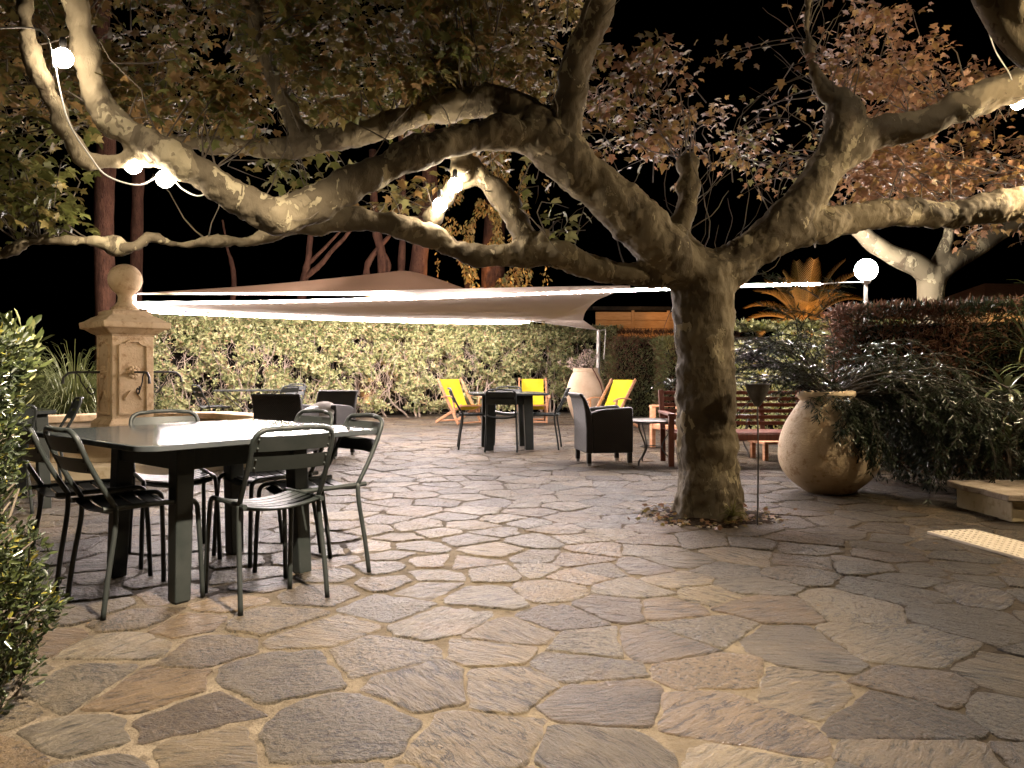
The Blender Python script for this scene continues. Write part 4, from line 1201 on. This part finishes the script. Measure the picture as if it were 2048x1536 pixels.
# ------------------------------------------------------------------ red slatted bench and low chairs
def slat_seat(name, label, cat, loc, rz, width, mat, seat_h=.37, back_h=.80, n_back=6, depth=.55, group=None):
    t = empty(name, loc, rz, label, cat, group); w = width / 2
    b = MB()
    for k in range(5): b.box((0, depth / 2 - .045 - k * (depth - .06) / 5, seat_h - .012), (width - .09, .075, .022))
    b.box((0, depth / 2 + .005, seat_h - .05), (width - .10, .022, .07)); b.build("seat", mat, t, False, .004)
    b = MB()
    for k in range(n_back):
        u = k / (n_back - 1); b.box((0, -depth / 2 - .03 - .10 * u, seat_h + .06 + (back_h - seat_h - .09) * u), (width - .10, .02, .042))
    b.build("backrest", mat, t, False, .004)
    for s in (-1, 1):
        l = MB(); l.box((s * (w - .03), depth / 2, .27), (.058, .058, .54)); l.build("leg", mat, t, False, .005)
        l = MB(); l.bar((s * (w - .03), -depth / 2, 0), (s * (w - .03), -depth / 2 - .012, seat_h), .055, .055); l.bar((s * (w - .03), -depth / 2 - .012, seat_h), (s * (w - .03), -depth / 2 - .15, back_h), .055, .045); l.build("leg", mat, t, False, .005)
        l = MB(); l.box((s * (w - .03), -.04, .555), (.075, depth + .14, .028)); l.build("armrest", mat, t, False, .005)
    if width > 1:
        l = MB(); l.box((.12, depth / 2 - .03, (seat_h - .09) / 2), (.06, .06, seat_h - .09)); l.build("leg", mat, t, False, .005)
        for x in (-.35, .1, .5):
            l = MB(); l.bar((x, -depth / 2 - .038, seat_h - .02), (x, -depth / 2 - .155, back_h - .01), .055, .018); l.build("back_stile", mat, t, False, .003)
    return t
slat_seat("garden_bench", "dark red slatted bench behind the trunk and the big clay jar", "bench", (2.48, 8.42, .014), R(180) + R(-2), 1.62, M_RED)
slat_seat("low_armchair", "pale wooden low armchair peeping out behind the trunk", "armchair", (2.22, 10.0, .014), R(115), .62, M_WOOD, .34, .62, 4)
st = empty("low_stool", (3.12, 8.95, .014), R(12), "low reddish wooden table showing under the bench seat", "table")
b = MB()
for k in range(4): b.box((0, -.15 + k * .1, .20), (.62, .085, .03))
b.build("top", M_WOOD, st, False, .004)
for sx in (-1, 1):
    for sy in (-1, 1):
        l = MB(); l.box((sx * .27, sy * .14, .092), (.05, .05, .184)); l.build("leg", M_WOOD, st, False, .004)

# ------------------------------------------------------------------ clay jars
PJ = Vector((2.69, 6.50, .014))
jar = empty("clay_jar", PJ, 0, "big pear-shaped clay jar planted with a dark feathery shrub", "jar")
prof = [(.17, 0), (.20, .015), (.26, .06), (.335, .13), (.385, .21), (.408, .30), (.405, .38), (.385, .48), (.335, .60), (.27, .70), (.225, .765), (.21, .785), (.222, .80), (.235, .825), (.225, .85), (.195, .855), (.185, .83), (.18, .78)]
b = MB(); b.lathe([tuple(p) for p in spline(prof, 4)], 48, M=Matrix.Rotation(R(-2.5), 4, 'Y')); b.build("body", M_TERRA, jar, True, 0, 180)
b = MB(); b.lathe([(.01, .78), (.178, .78), (.176, .79), (.01, .795)], 24, M=Matrix.Rotation(R(-2.5), 4, 'Y')); b.build("soil", M_SOIL, jar)
PF = Vector((1.46, 15.3, .014))
jar2 = empty("clay_jar", PF, 0, "pale bulging clay jar with a small fleshy plant, behind a yellow deckchair", "jar")
prof = [(.20, 0), (.26, .10), (.33, .28), (.375, .48), (.375, .62), (.34, .78), (.28, .92), (.245, .985), (.25, 1.0), (.245, 1.055), (.235, 1.062), (.21, 1.06), (.20, 1.0)]
b = MB(); b.lathe([tuple(p) for p in spline(prof, 4)], 48); b.build("body", M_TERRA2, jar2, True, 0, 180)
b = MB(); b.lathe([(.01, 1.01), (.2, 1.01), (.19, 1.02), (.01, 1.025)], 24); b.build("soil", M_SOIL, jar2)
b = MB()
pts = [(.05, -.20, 1.06), (.10, -.24, 1.07), (.16, -.24, .98), (.21, -.265, .88), (.27, -.25, .76), (.31, -.215, .62), (.34, -.17, .5)]
b.tube(spline(pts, 4), .011, 6); b.build("hose", M_RED, jar2)
def fleshy(parent_o, base, rng, n=46):
    t = empty("fleshy_plant", base, 0, "small pinkish fleshy plant sprouting from the pale far jar", "plant")
    tw = MB(); pos, d, u, s = [], [], [], []
    for k in range(n):
        a = rng.uniform(0, 6.28); el = rng.uniform(.25, 1.4); L = rng.uniform(.15, .42)
        v = Vector((math.cos(a) * math.cos(el) - .35 * (el < .7), math.sin(a) * math.cos(el), math.sin(el))); tip = v * L
        tw.tube([(0, 0, 0), v * L * .5 + Vector((0, 0, .03)), tip], [.009, .007, .005], 5, False)
        for j in range(9):
            w = Vector((rng.normal(), rng.normal(), rng.normal() + .3)).normalized(); pos.append(tip + w * .012); d.append(w); u.append((rng.normal(), rng.normal(), 1)); s.append(rng.uniform(.04, .075))
    tw.build("stem", M_TWIG, t, True, 0, 180)
    leaf_mesh("leaves", LEAF_OVAL, np.array(pos), np.array(d), np.array(u), s, [L_SUCC], [0] * len(pos), t)
fleshy(None, (PF.x, PF.y, 1.02), np.random.default_rng(3))

# feathery shrub in the big jar
sh = empty("feathery_shrub", (PJ.x + .04, PJ.y, .80), 0, "dark feathery shrub spilling out of the big clay jar", "shrub")
rg = np.random.default_rng(77); tw = MB(); pos, dr, up, sz = [], [], [], []
def frond(p0, v, L, droop, r0, depth=0):
    pts = [Vector(p0)]; v = Vector(v).normalized(); n = 9
    for k in range(n):
        v = (v + Vector((rg.normal() * .10, rg.normal() * .10, -droop / n + rg.normal() * .05))).normalized(); pts.append(pts[-1] + v * L / n)
        if pts[-1].z < -.78: break
    tw.tube(pts, [r0 * (1 - .09 * k) for k in range(len(pts))], 4, False)
    for i in range(2, len(pts)):
        if depth < 2 and rg.random() < (.75 if depth == 0 else .45):
            a = (pts[i] - pts[i - 1]).normalized(); sd = a.cross(Vector((0, 0, 1))).normalized() * (1 if i % 2 else -1)
            frond(pts[i], a * .8 + sd * .75 + Vector((0, 0, rg.normal() * .2)), L * rg.uniform(.28, .5), droop * .9, r0 * .55, depth + 1)
    if depth >= 1 or True:
        m = int((16 if depth == 0 else 30) * L / .5) + 8
        for j in range(m):
            t = rg.uniform(.25 if depth == 0 else .05, 1) * (len(pts) - 1); i = min(int(t), len(pts) - 2); q = pts[i].lerp(pts[i + 1], t - i)
            a = (pts[i + 1] - pts[i]).normalized(); sd = a.cross(Vector((rg.normal() * .3, rg.normal() * .3, 1))).normalized() * (1 if j % 2 else -1)
            pos.append(q); dr.append(a * .7 + sd * rg.uniform(.5, 1.1) + Vector((0, 0, rg.normal() * .25))); up.append((rg.normal() * .4, rg.normal() * .4, 1)); sz.append(rg.uniform(.04, .08))
for k in range(42):        # towards the camera's right: long arching sprays
    frond((rg.normal() * .05, rg.normal() * .05, 0), (rg.uniform(.55, 1.1), rg.uniform(-.45, .7), rg.uniform(.25, .95)), rg.uniform(.9, 1.55), rg.uniform(1.0, 2.0), .011)
for k in range(15):        # upwards and to the trunk side
    frond((rg.normal() * .05, rg.normal() * .05, 0), (rg.uniform(-1.1, -.25), rg.uniform(-.55, .5), rg.uniform(.45, 1.15)), rg.uniform(.75, 1.2), rg.uniform(.3, .9), .010)
for k in range(10):       # round the neck
    a = rg.uniform(3.0, 6.2); frond((rg.normal() * .04, rg.normal() * .04, .02), (math.cos(a), math.sin(a), rg.uniform(.1, .6)), rg.uniform(.34, .62), rg.uniform(1.2, 2.4), .006)
for k in range(4):        # over the jar's front
    frond((rg.normal() * .05, -.1, 0), (rg.uniform(-.4, .5), -1, rg.uniform(.25, .7)), rg.uniform(.4, .6), rg.uniform(1.6, 2.4), .008)
tw.build("stem", M_STEMD, sh, True, 0, 180)
leaf_mesh("foliage", LEAF_NEEDLE, np.array(pos), np.array(dr), np.array(up), np.array(sz) * 1.0, [L_SHRUB, L_DGRN], rg.choice([0, 0, 1], size=len(pos)), sh)

# ------------------------------------------------------------------ garden torch
tp = G(1515, 1055)
torch = empty("garden_torch", (tp.x, tp.y, .014), 0, "thin garden torch with funnel-shaped metal cup beside the trunk", "torch")
b = MB(); b.tube([(0, 0, 0), (.006, 0, .45), (0, 0, .80)], .0055, 6); b.build("rod", M_IRON2, torch)
b = MB(); b.lathe([(.012, .79), (.022, .80), (.045, .84), (.068, .89), (.080, .935), (.086, .94), (.078, .942), (.064, .89), (.04, .845)], 24); b.build("cup", M_IRON2, torch)

# ------------------------------------------------------------------ low wall and cream slab strip
wl = empty("low_wall", (3.38, 5.18, .014), R(3), "low rendered garden wall with rough stone capping at the edge", "wall")
b = MB(); b.box((.9, .32, .075), (1.8, .60, .15)); b.build("wall_body", M_WALLP, wl, False, .01)
b = MB(); rr = random.Random(4)
poly = [(-.06, -.03), (.3, -.055), (.8, -.03), (1.3, -.05), (1.86, -.03), (1.86, .66), (1.2, .69), (.6, .66), (.25, .68), (-.05, .66), (-.075, .45), (-.04, .25), (-.07, .12)]
b.prism(poly, .151, .196); b.build("capping", M_CAP, wl, False, .008)
sp = Vector((2.62, 4.86, .014))
mt = empty("slab_strip", sp, math.atan2(-.71, .15), "cream ribbed stone strip set in the paving at the edge", "paving strip")
b = MB(); b.box((.85, .17, .008), (1.7, .34, .016)); b.build("slab", M_MAT, mt, False, .003)
b = MB()
for i in range(40):
    for j in range(7): b.lathe([(.010, .016), (.008, .020), (.003, .021)], 6, (.03 + i * .0415, .025 + j * .048, 0))
b.build("studs", M_MAT, mt, True)

# ------------------------------------------------------------------ plants close by
def bush(name, label, blobs, base, n, mats, wts, size, seed, tmpl=LEAF_OVAL, updir=.6, stems=30):
    rg = np.random.default_rng(seed); t = empty(name, base, 0, label, "bush")
    pos, d, u, s = [], [], [], []; base = Vector(base)
    tot = sum(b_[3] * b_[4] * b_[5] for b_ in blobs) ; tw = MB()
    for (cx, cy, cz, rx, ry, rz) in blobs:
        c = Vector((cx, cy, cz)) - base
        m = int(n * rx * ry * rz / tot)
        for _ in range(m):
            v = Vector(rg.normal(size=3)).normalized(); r = rg.uniform(.55, 1.08)
            p = c + Vector((v.x * rx, v.y * ry, v.z * rz)) * r
            if mnoise.noise((p + base) * 9) < -.25: continue
            if (p + base).z < .02: continue
            dirv = Vector((v.x, v.y, v.z * .5 + updir)) + Vector(rg.normal(size=3)) * .4
            for k in range(3):
                w = Vector(rg.normal(size=3)) * .55 + dirv
                pos.append(p + Vector(rg.normal(size=3)) * .012); d.append(w); u.append(v + Vector(rg.normal(size=3)) * .4); s.append(rg.uniform(*size))
        for _ in range(stems):
            v = Vector(rg.normal(size=3)).normalized(); v.z = abs(v.z) * .6 + .2
            e = c + Vector((v.x * rx, v.y * ry, v.z * rz)) * .95; b0 = Vector((c.x * .5, c.y * .5, max(0, c.z - rz * .8)))
            tw.tube([b0, b0.lerp(e, .5) + Vector(rg.normal(size=3)) * .03, e], [.007, .005, .003], 5, False)
    tw.build("stem", M_TWIG, t, True, 0, 180)
    leaf_mesh("foliage", tmpl, np.array(pos), np.array(d), np.array(u), s, mats, rg.choice(len(mats), size=len(pos), p=wts), t)
    return t
D = 2.25
def bl(px, py, rx, rz, d=D, ry=.22):
    p = P(px, py, d); return (p.x, p.y, p.z, rx / F * d, ry, rz / F * d)
bush("boxwood_bush", "leafy green bush filling the near corner by the chairs", [bl(-20, 1235, 100, 95), bl(-55, 1330, 75, 90), bl(-60, 1130, 110, 90), bl(-90, 1020, 100, 100), bl(-110, 900, 105, 110, D, .25), bl(-95, 800, 90, 100), bl(-80, 720, 80, 85), bl(-30, 1400, 40, 40)],
     (-1.62, D, 0), 7800, [L_BOX, L_BOXY, L_DGRN], [.55, .05, .40], (.018, .034), 61)
bush("pittosporum_bush", "taller bush of long pale leaves above the boxwood by the chairs", [bl(-35, 720, 62, 65, 2.6, .2), bl(5, 700, 34, 55, 2.6, .12), bl(-70, 800, 60, 70, 2.6, .2)],
     (-1.80, 2.6, 0), 1000, [L_HEDGE2, L_BOX, L_HEDGE], [.5, .3, .2], (.04, .075), 62, LEAF_OVAL, 1.1, 14)

# arching grass clump behind the fountain
gp = Vector((-6.6, 11.6, 0)); gc = empty("grass_clump", gp, 0, "big clump of arching grass blades behind the fountain basin", "grass clump")
b = MB(); rg = np.random.default_rng(9)
for k in range(1300):
    a = rg.uniform(0, 6.283); L = rg.uniform(1.0, 1.9); r0 = rg.uniform(0, .25); el = rg.uniform(.85, 1.5)
    h = Vector((math.cos(a), math.sin(a), 0)); v = h * math.cos(el) + Vector((0, 0, math.sin(el))); p = h * r0; pts = [p.copy()]
    for j in range(7):
        v = (v + Vector((0, 0, -.13 - .07 * j))).normalized(); p = p + v * L / 7
        if p.z < .02: break
        pts.append(p.copy())
    if len(pts) < 3: continue
    sd = h.cross(Vector((0, 0, 1))); n = len(pts); vs = []
    for j, q in enumerate(pts):
        w = .008 * (1 - j / n) + .0015; vs += [q - sd * w, q + sd * w + Vector((0, 0, .003))]
    b.add(vs, [(2 * j, 2 * j + 1, 2 * j + 3, 2 * j + 2) for j in range(n - 1)])
b.build("blades", L_GRASS, gc, True, 0, 180)

# strap-leaved plant at the far side and low tufts
def straps(label, base, n, L0, L1, mat, seed, w=.022, rise=(0.5, 1.4), trunk=None, name="strap_plant"):
    t = empty(name, base, 0, label, "plant"); rg = np.random.default_rng(seed); b = MB()
    heads = trunk or [Vector((0, 0, .05))]
    for hd_ in heads:
        for k in range(n):
            a = rg.uniform(0, 6.283); el = rg.uniform(*rise); L = rg.uniform(L0, L1); h = Vector((math.cos(a), math.sin(a), 0)); v = h * math.cos(el) + Vector((0, 0, math.sin(el))); p = Vector(hd_); pts = [p.copy()]
            for j in range(7):
                v = (v + Vector((0, 0, -.07 - .05 * j))).normalized(); p = p + v * L / 7; pts.append(p.copy())
            sd = h.cross(Vector((0, 0, 1))); vs = []
            for j, q in enumerate(pts):
                ww = w * math.sin(math.pi * (.12 + .86 * j / 7)); vs += [q - sd * ww, q + Vector((0, 0, -.004)), q + sd * ww]
            fs = []
            for j in range(7): fs += [(3 * j, 3 * j + 1, 3 * j + 4, 3 * j + 3), (3 * j + 1, 3 * j + 2, 3 * j + 5, 3 * j + 4)]
            b.add(vs, fs)
    b.build("leaves", mat, t, True, 0, 180)
    if trunk:
        s = MB()
        for hd_ in heads: s.tube([(hd_.x * .3, hd_.y * .3, 0), (hd_.x * .7, hd_.y * .7, hd_.z * .55), hd_], [.022, .016, .012], 8)
        s.build("stem", M_TWIG, t)
    return t
q0 = P(2030, 850, 5.9)
straps("strap-leaved plant with a pale-lit leaf crown above the low wall", (q0.x + .12, 6.1, 0), 17, .22, .42, L_STRAP, 15, .020, (.1, 1.3), [Vector((-.10, -.05, .86)), Vector((.08, .1, .62)), Vector((-.05, 0, .42)), Vector((.25, 0, 1.0))])
q0 = P(2040, 610, 7.2)
straps("grassy leaves catching light above the dark hedge at the edge", (q0.x + .1, 6.9, 0), 40, .35, .65, L_HEDGE2, 16, .011, (.2, 1.5), [Vector((0, 0, 1.45)), Vector((.35, .1, 1.5)), Vector((-.15, .1, 1.2)), Vector((.1, -.1, .95)), Vector((-.1, -.15, .7))], "grassy_shrub")
tuft = G(1465, 1052)
straps("pale dry tuft of grass at the foot of the plane tree", (tuft.x, tuft.y - .02, .02), 60, .06, .16, L_PALE, 17, .003, (.3, 1.5), None, "grass_tuft")
# litter in the earth pit
rg = np.random.default_rng(13); lp = []
for k in range(260):
    a = rg.uniform(0, 6.283); r = rg.uniform(.24, .50) * (1 if rg.random() < .8 else 1.25); lp.append((1.38 + r * math.cos(a) * 1.05, 5.4 + r * math.sin(a) * .88, .03 + rg.random() * .025))
lt = leaf_mesh("leaf_litter", LEAF_PLANE, np.array(lp), rg.normal(size=(260, 3)) * (1, 1, .25), np.c_[np.zeros(260), np.zeros(260), np.ones(260)] + rg.normal(size=(260, 3)) * .4, rg.uniform(.018, .05, 260), [L_BROWN, L_OLIVE, L_RUST], rg.choice(3, size=260))
tag(lt, "dry leaf litter heaped in the earth pit round the trunk", "leaf litter", None, "stuff")
b = MB()
for k in range(70):
    a = rg.uniform(0, 6.283); r = rg.uniform(.26, .47); q = rg.uniform(.008, .022); b.sphere((1.38 + r * math.cos(a) * 1.05, 5.4 + r * math.sin(a) * .88, .02), q, 7, 5, 0, (1, rg.uniform(.6, 1), .6))
tag(b.build("pebbles", M_CAP), "small pebbles and clods in the earth pit round the trunk", "pebbles", None, "stuff")
# fallen leaves on the paving
rg = np.random.default_rng(12)
fx = []
for k in range(60):
    x = rg.normal() * 1.9 + .5; y = rg.uniform(1.9, 8.5); fx.append((x, y, .012 + rg.random() * .006))
fl = leaf_mesh("fallen_leaves", LEAF_PLANE, np.array(fx), np.c_[rg.normal(size=60), rg.normal(size=60), np.zeros(60)], np.c_[np.zeros(60), np.zeros(60), np.ones(60)] + rg.normal(size=(60, 3)) * .15, rg.uniform(.02, .045, 60), [L_BROWN], [0] * 60)
tag(fl, "dry brown leaves scattered over the flagstones", "leaves", None, "stuff")

# ------------------------------------------------------------------ palm
pp = Vector(((1610 - 1024) / F * 14.4, 14.4, 0))
palm = empty("palm_tree", pp, 0, "short palm with amber-lit fronds behind the leafy hedge", "palm")
b = MB(); b.tube([(0, 0, 0), (.02, 0, 1.1), (0, 0, 1.95)], [.20, .17, .19], 14, True, 0, .3)
for k in range(70):
    a = 2.4 * k; z = .3 + 1.6 * k / 70; u = Vector((math.cos(a), math.sin(a), 0)); b.bar(u * .16 + Vector((0, 0, z)), u * .25 + Vector((0, 0, z + .11)), .07, .025)
b.build("trunk", M_PALMT, palm, False)
rg = np.random.default_rng(51)
for k in range(26):
    a = 2.4 * k + .4; el = .15 + 1.35 * ((k * 7) % 26) / 26; L = rg.uniform(.95, 1.35)
    h = Vector((math.cos(a), math.sin(a), 0)); v = h * math.cos(el) + Vector((0, 0, math.sin(el))); p = Vector((0, 0, 1.9)) + h * .08; pts = [p.copy()]
    for j in range(10):
        v = (v + Vector((0, 0, -.055 - .012 * j))).normalized(); p = p + v * L / 10; pts.append(p.copy())
    b = MB(); b.tube(pts, [.014 * (1 - .085 * j) for j in range(11)], 5, False)
    for j in range(1, 10):
        for q in range(4):
            c = pts[j].lerp(pts[j + 1], q / 4); t = (pts[j + 1] - pts[j]).normalized(); sd = t.cross(Vector((0, 0, 1)))
            if sd.length < .05: sd = t.cross(Vector((1, 0, 0)))
            sd.normalize(); un = sd.cross(t); LL = .30 * math.sin(math.pi * (.15 + .8 * (j + q / 4) / 10.5))
            for s in (-1, 1):
                e = c + (sd * s * .8 + t * .65 + un * .25).normalized() * LL; w = t * .008
                b.add([c - w, c + w, e], [(0, 1, 2)])
    b.build("frond", L_PALM, palm, True, 0, 180)

# ------------------------------------------------------------------ farther trees, shed, roof
def bare_tree(label, rows_list, name="pine_tree", mat=M_BARKP, crown=None):
    r0 = rows_list[0][0]; d = r0[3]; x = (r0[0] - 1024) / F * d; o = Vector((x, d, 0))
    t = empty(name, o, 0, label, "tree", "tall trees beyond the hedge")
    b = MB()
    for i, rows in enumerate(rows_list):
        pr = limb_rows(rows); pts = [p - o for p, r in pr]; rr = [r for p, r in pr]
        if i == 0: pts = [Vector((pts[0].x, 0, -.05))] + pts; rr = [rr[0] * 1.15] + rr
        b.tube(pts, rr, 12, True, 0, .25)
    b.build("trunk", mat, t, True, 0, 180)
    if crown: grow_crown(crown, o, t, np.random.default_rng(int(abs(x) * 100)))
    return t
bare_tree("reddish pine trunk standing right behind the stone ball finial", [[(210, 640, 42, 14), (209, 480, 42, 14), (210, 380, 42, 14), (214, 300, 40, 14), (205, 100, 38, 14), (200, -150, 34, 14)]])
bare_tree("dim reddish trunk just behind the finial's pine", [[(272, 620, 26, 17), (274, 500, 26, 17), (276, 360, 25, 17), (280, 100, 22, 17)]])
bare_tree("thin curved reddish stem in the dark gap over the light strip", [[(465, 600, 12, 18), (468, 560, 12, 18), (462, 520, 9, 18), (455, 498, 5, 18), (445, 440, 4, 18)]])
bare_tree("forked slender tree with crossing branches above the tan sail", [[(600, 640, 22, 18), (608, 560, 18, 18), (616, 520, 14, 18), (622, 460, 12, 18), (630, 380, 10, 18)], [(610, 555, 14, 18), (640, 530, 12, 18), (665, 500, 10, 18), (695, 468, 8, 18), (730, 420, 6, 18)], [(614, 530, 10, 18), (650, 495, 7, 18), (700, 440, 5, 18)]])
bare_tree("reddish tree with a bent side limb left of the ivy column", [[(762, 600, 22, 18.5), (765, 545, 20, 18.5), (762, 500, 20, 18.5), (750, 440, 18, 18.5), (745, 300, 16, 18.5)], [(732, 560, 15, 18.5), (735, 530, 14, 18.5), (750, 505, 12, 18.5), (780, 470, 9, 18.5)], [(772, 560, 10, 18.5), (778, 530, 9, 18.5), (765, 500, 8, 18.5)]])
bare_tree("narrow red trunk beside the ridged thick trunk", [[(804, 600, 16, 19), (803, 520, 16, 19), (806, 440, 15, 19), (800, 200, 13, 19)]])
bare_tree("thick ridged trunk beside the ivy column", [[(830, 600, 40, 19), (838, 520, 38, 19), (848, 450, 36, 19), (860, 380, 34, 19), (850, 150, 30, 19)]])
# ivy-clad tree lit from below
iv = Vector(((985 - 1024) / F * 20, 20.6, 0))
it = empty("ivy_tree", iv, 0, "ivy-covered tree glowing golden behind the sails", "tree")
b = MB(); b.tube([(0, 0, 0), (.05, 0, 2), (0, 0, 4), (.1, 0, 6)], [.4, .35, .32, .25], 12, True, 0, .3)
b.tube([(.5, 0, 0), (.6, 0, 2), (.75, 0, 4.5)], [.16, .14, .1], 10, True, 0, .3); b.tube([(-.6, 0, 0), (-.5, 0, 2), (-.8, 0, 4.5)], [.16, .14, .1], 10, True, 0, .3)
b.build("trunk", M_BARKP, it, True, 0, 180)
rg = np.random.default_rng(70); pos, d, u, s = [], [], [], []
for _ in range(9000):
    a = rg.uniform(0, 6.283); z = rg.uniform(1.8, 7.0); x = rg.normal() * .75
    if abs(x) > 1.5: continue
    y = -math.sqrt(max(0, 1.0 - (x / 1.6) ** 2)) * .65 + rg.normal() * .16
    if mnoise.noise(Vector((x * 2.2, z * 1.3, 7))) < -.05 + .10 * (z > 3.2): continue
    pos.append((x, y, z)); d.append((rg.normal() * .5, -.5 + rg.normal() * .4, -.8)); u.append((rg.normal() * .5, -1, .3)); s.append(rg.uniform(.07, .15))
leaf_mesh("ivy", LEAF_OVAL, np.array(pos), np.array(d), np.array(u), s, [L_IVY, L_BROWN, L_HEDGE2], rg.choice(3, size=len(pos), p=[.6, .25, .15]), it)

# timber shed beyond the hedge
sx = P(1290, 739, 24).x
shed = empty("timber_shed", (sx + .3, 24.5, 0), R(3), "ochre timber shed wall showing over the dark hedge", "shed")
b = MB()
for k in range(11): b.box((0, 0, .1 + k * .265), (3.6, .10, .255))
b.build("wall", M_OCHREWOOD, shed, False, .012)
for x in (-.62, .52):
    b = MB(); b.box((x, -.07, 1.5), (.09, .05, 2.9)); b.build("batten", M_OCHREWOOD, shed, False, .006)
b = MB(); b.box((0, .6, 2.98), (4.0, 2.2, .12), M=Matrix.Rotation(R(4), 4, 'X')); b.build("roof", M_DARKLINE, shed, False, .01)
# tiled roof
hx = Vector((16.6, 26, 0)); hs = empty("tiled_house", hx, R(8), "house with an amber-lit tiled hip roof beyond the dark hedge", "house")
b = MB(); b.box((0, 0, 1.45), (4.6, 4, 2.9)); b.build("wall", M_WALLP, hs, False)
M_TILE = mottled("roof_tiles", (.34, .15, .07), (.45, .22, .11), 5, .85, 0, .02, 14, .1, stretch=(6, 1, 1))
b = MB(); b.add([(-2.7, -2.4, 2.91), (2.7, -2.4, 2.91), (2.7, 2.4, 2.91), (-2.7, 2.4, 2.91), (-.7, 0, 3.95), (.9, 0, 3.95)], [(0, 1, 5, 4), (1, 2, 5), (2, 3, 4, 5), (3, 0, 4), (3, 2, 1, 0)]); b.build("roof", M_TILE, hs, False)

# amber garden spotlights behind the hedges (the light on palm, ivy, shed and roof)
M_AMB = glow_mat("amber_glow", AMBER, 900)
def garden_spot(label, loc, tgt, watt, spot=75):
    t = empty("garden_spotlight", loc, 0, label, "spotlight", "amber garden spotlights")
    b = MB(); b.lathe([(.05, 0), (.05, .02), (.015, .03), (.015, .16)], 12); b.build("stake", M_IRON, t)
    b = MB(); b.lathe([(.03, .16), (.06, .17), (.075, .25), (.070, .25), (.05, .18)], 14); b.build("housing", M_IRON, t)
    ld = bpy.data.lights.new("spot_lamp", 'SPOT'); ld.energy = watt; ld.color = AMBER; ld.spot_size = R(spot); ld.spot_blend = .6; ld.shadow_soft_size = .05
    lo_ = bpy.data.objects.new("spot_lamp", ld); COL.objects.link(lo_); lo_.parent = t; lo_.location = (0, 0, .27)
    v = Vector(tgt) - Vector(loc) - Vector((0, 0, .27)); lo_.rotation_euler = v.to_track_quat('-Z', 'Y').to_euler()
    return t
garden_spot("amber spotlight on the ground between leafy hedge and palm", (pp.x - .2, 13.0, .01), (pp.x, pp.y, 2.3), 650, 120)
garden_spot("amber spotlight on the ground in front of the ivy tree", (iv.x - .8, 19.1, .01), (iv.x, iv.y, 3.6), 5200, 110)
garden_spot("amber spotlight on the ground in front of the shed", (sx + .4, 21.6, .01), (sx + .3, 24.5, 2.3), 170, 100)
garden_spot("amber spotlight on the ground before the tiled house", (14.2, 20.5, .01), (16.0, 25, 3.4), 900, 80)
garden_spot("amber spotlight on the ground under the pines", (-3.2, 17.2, .01), (-2.9, 19, 3.4), 300, 130)
garden_spot("amber spotlight on the ground near the finial's pine", (-6.4, 12.6, .01), (-7.4, 14, 2.9), 60, 80)
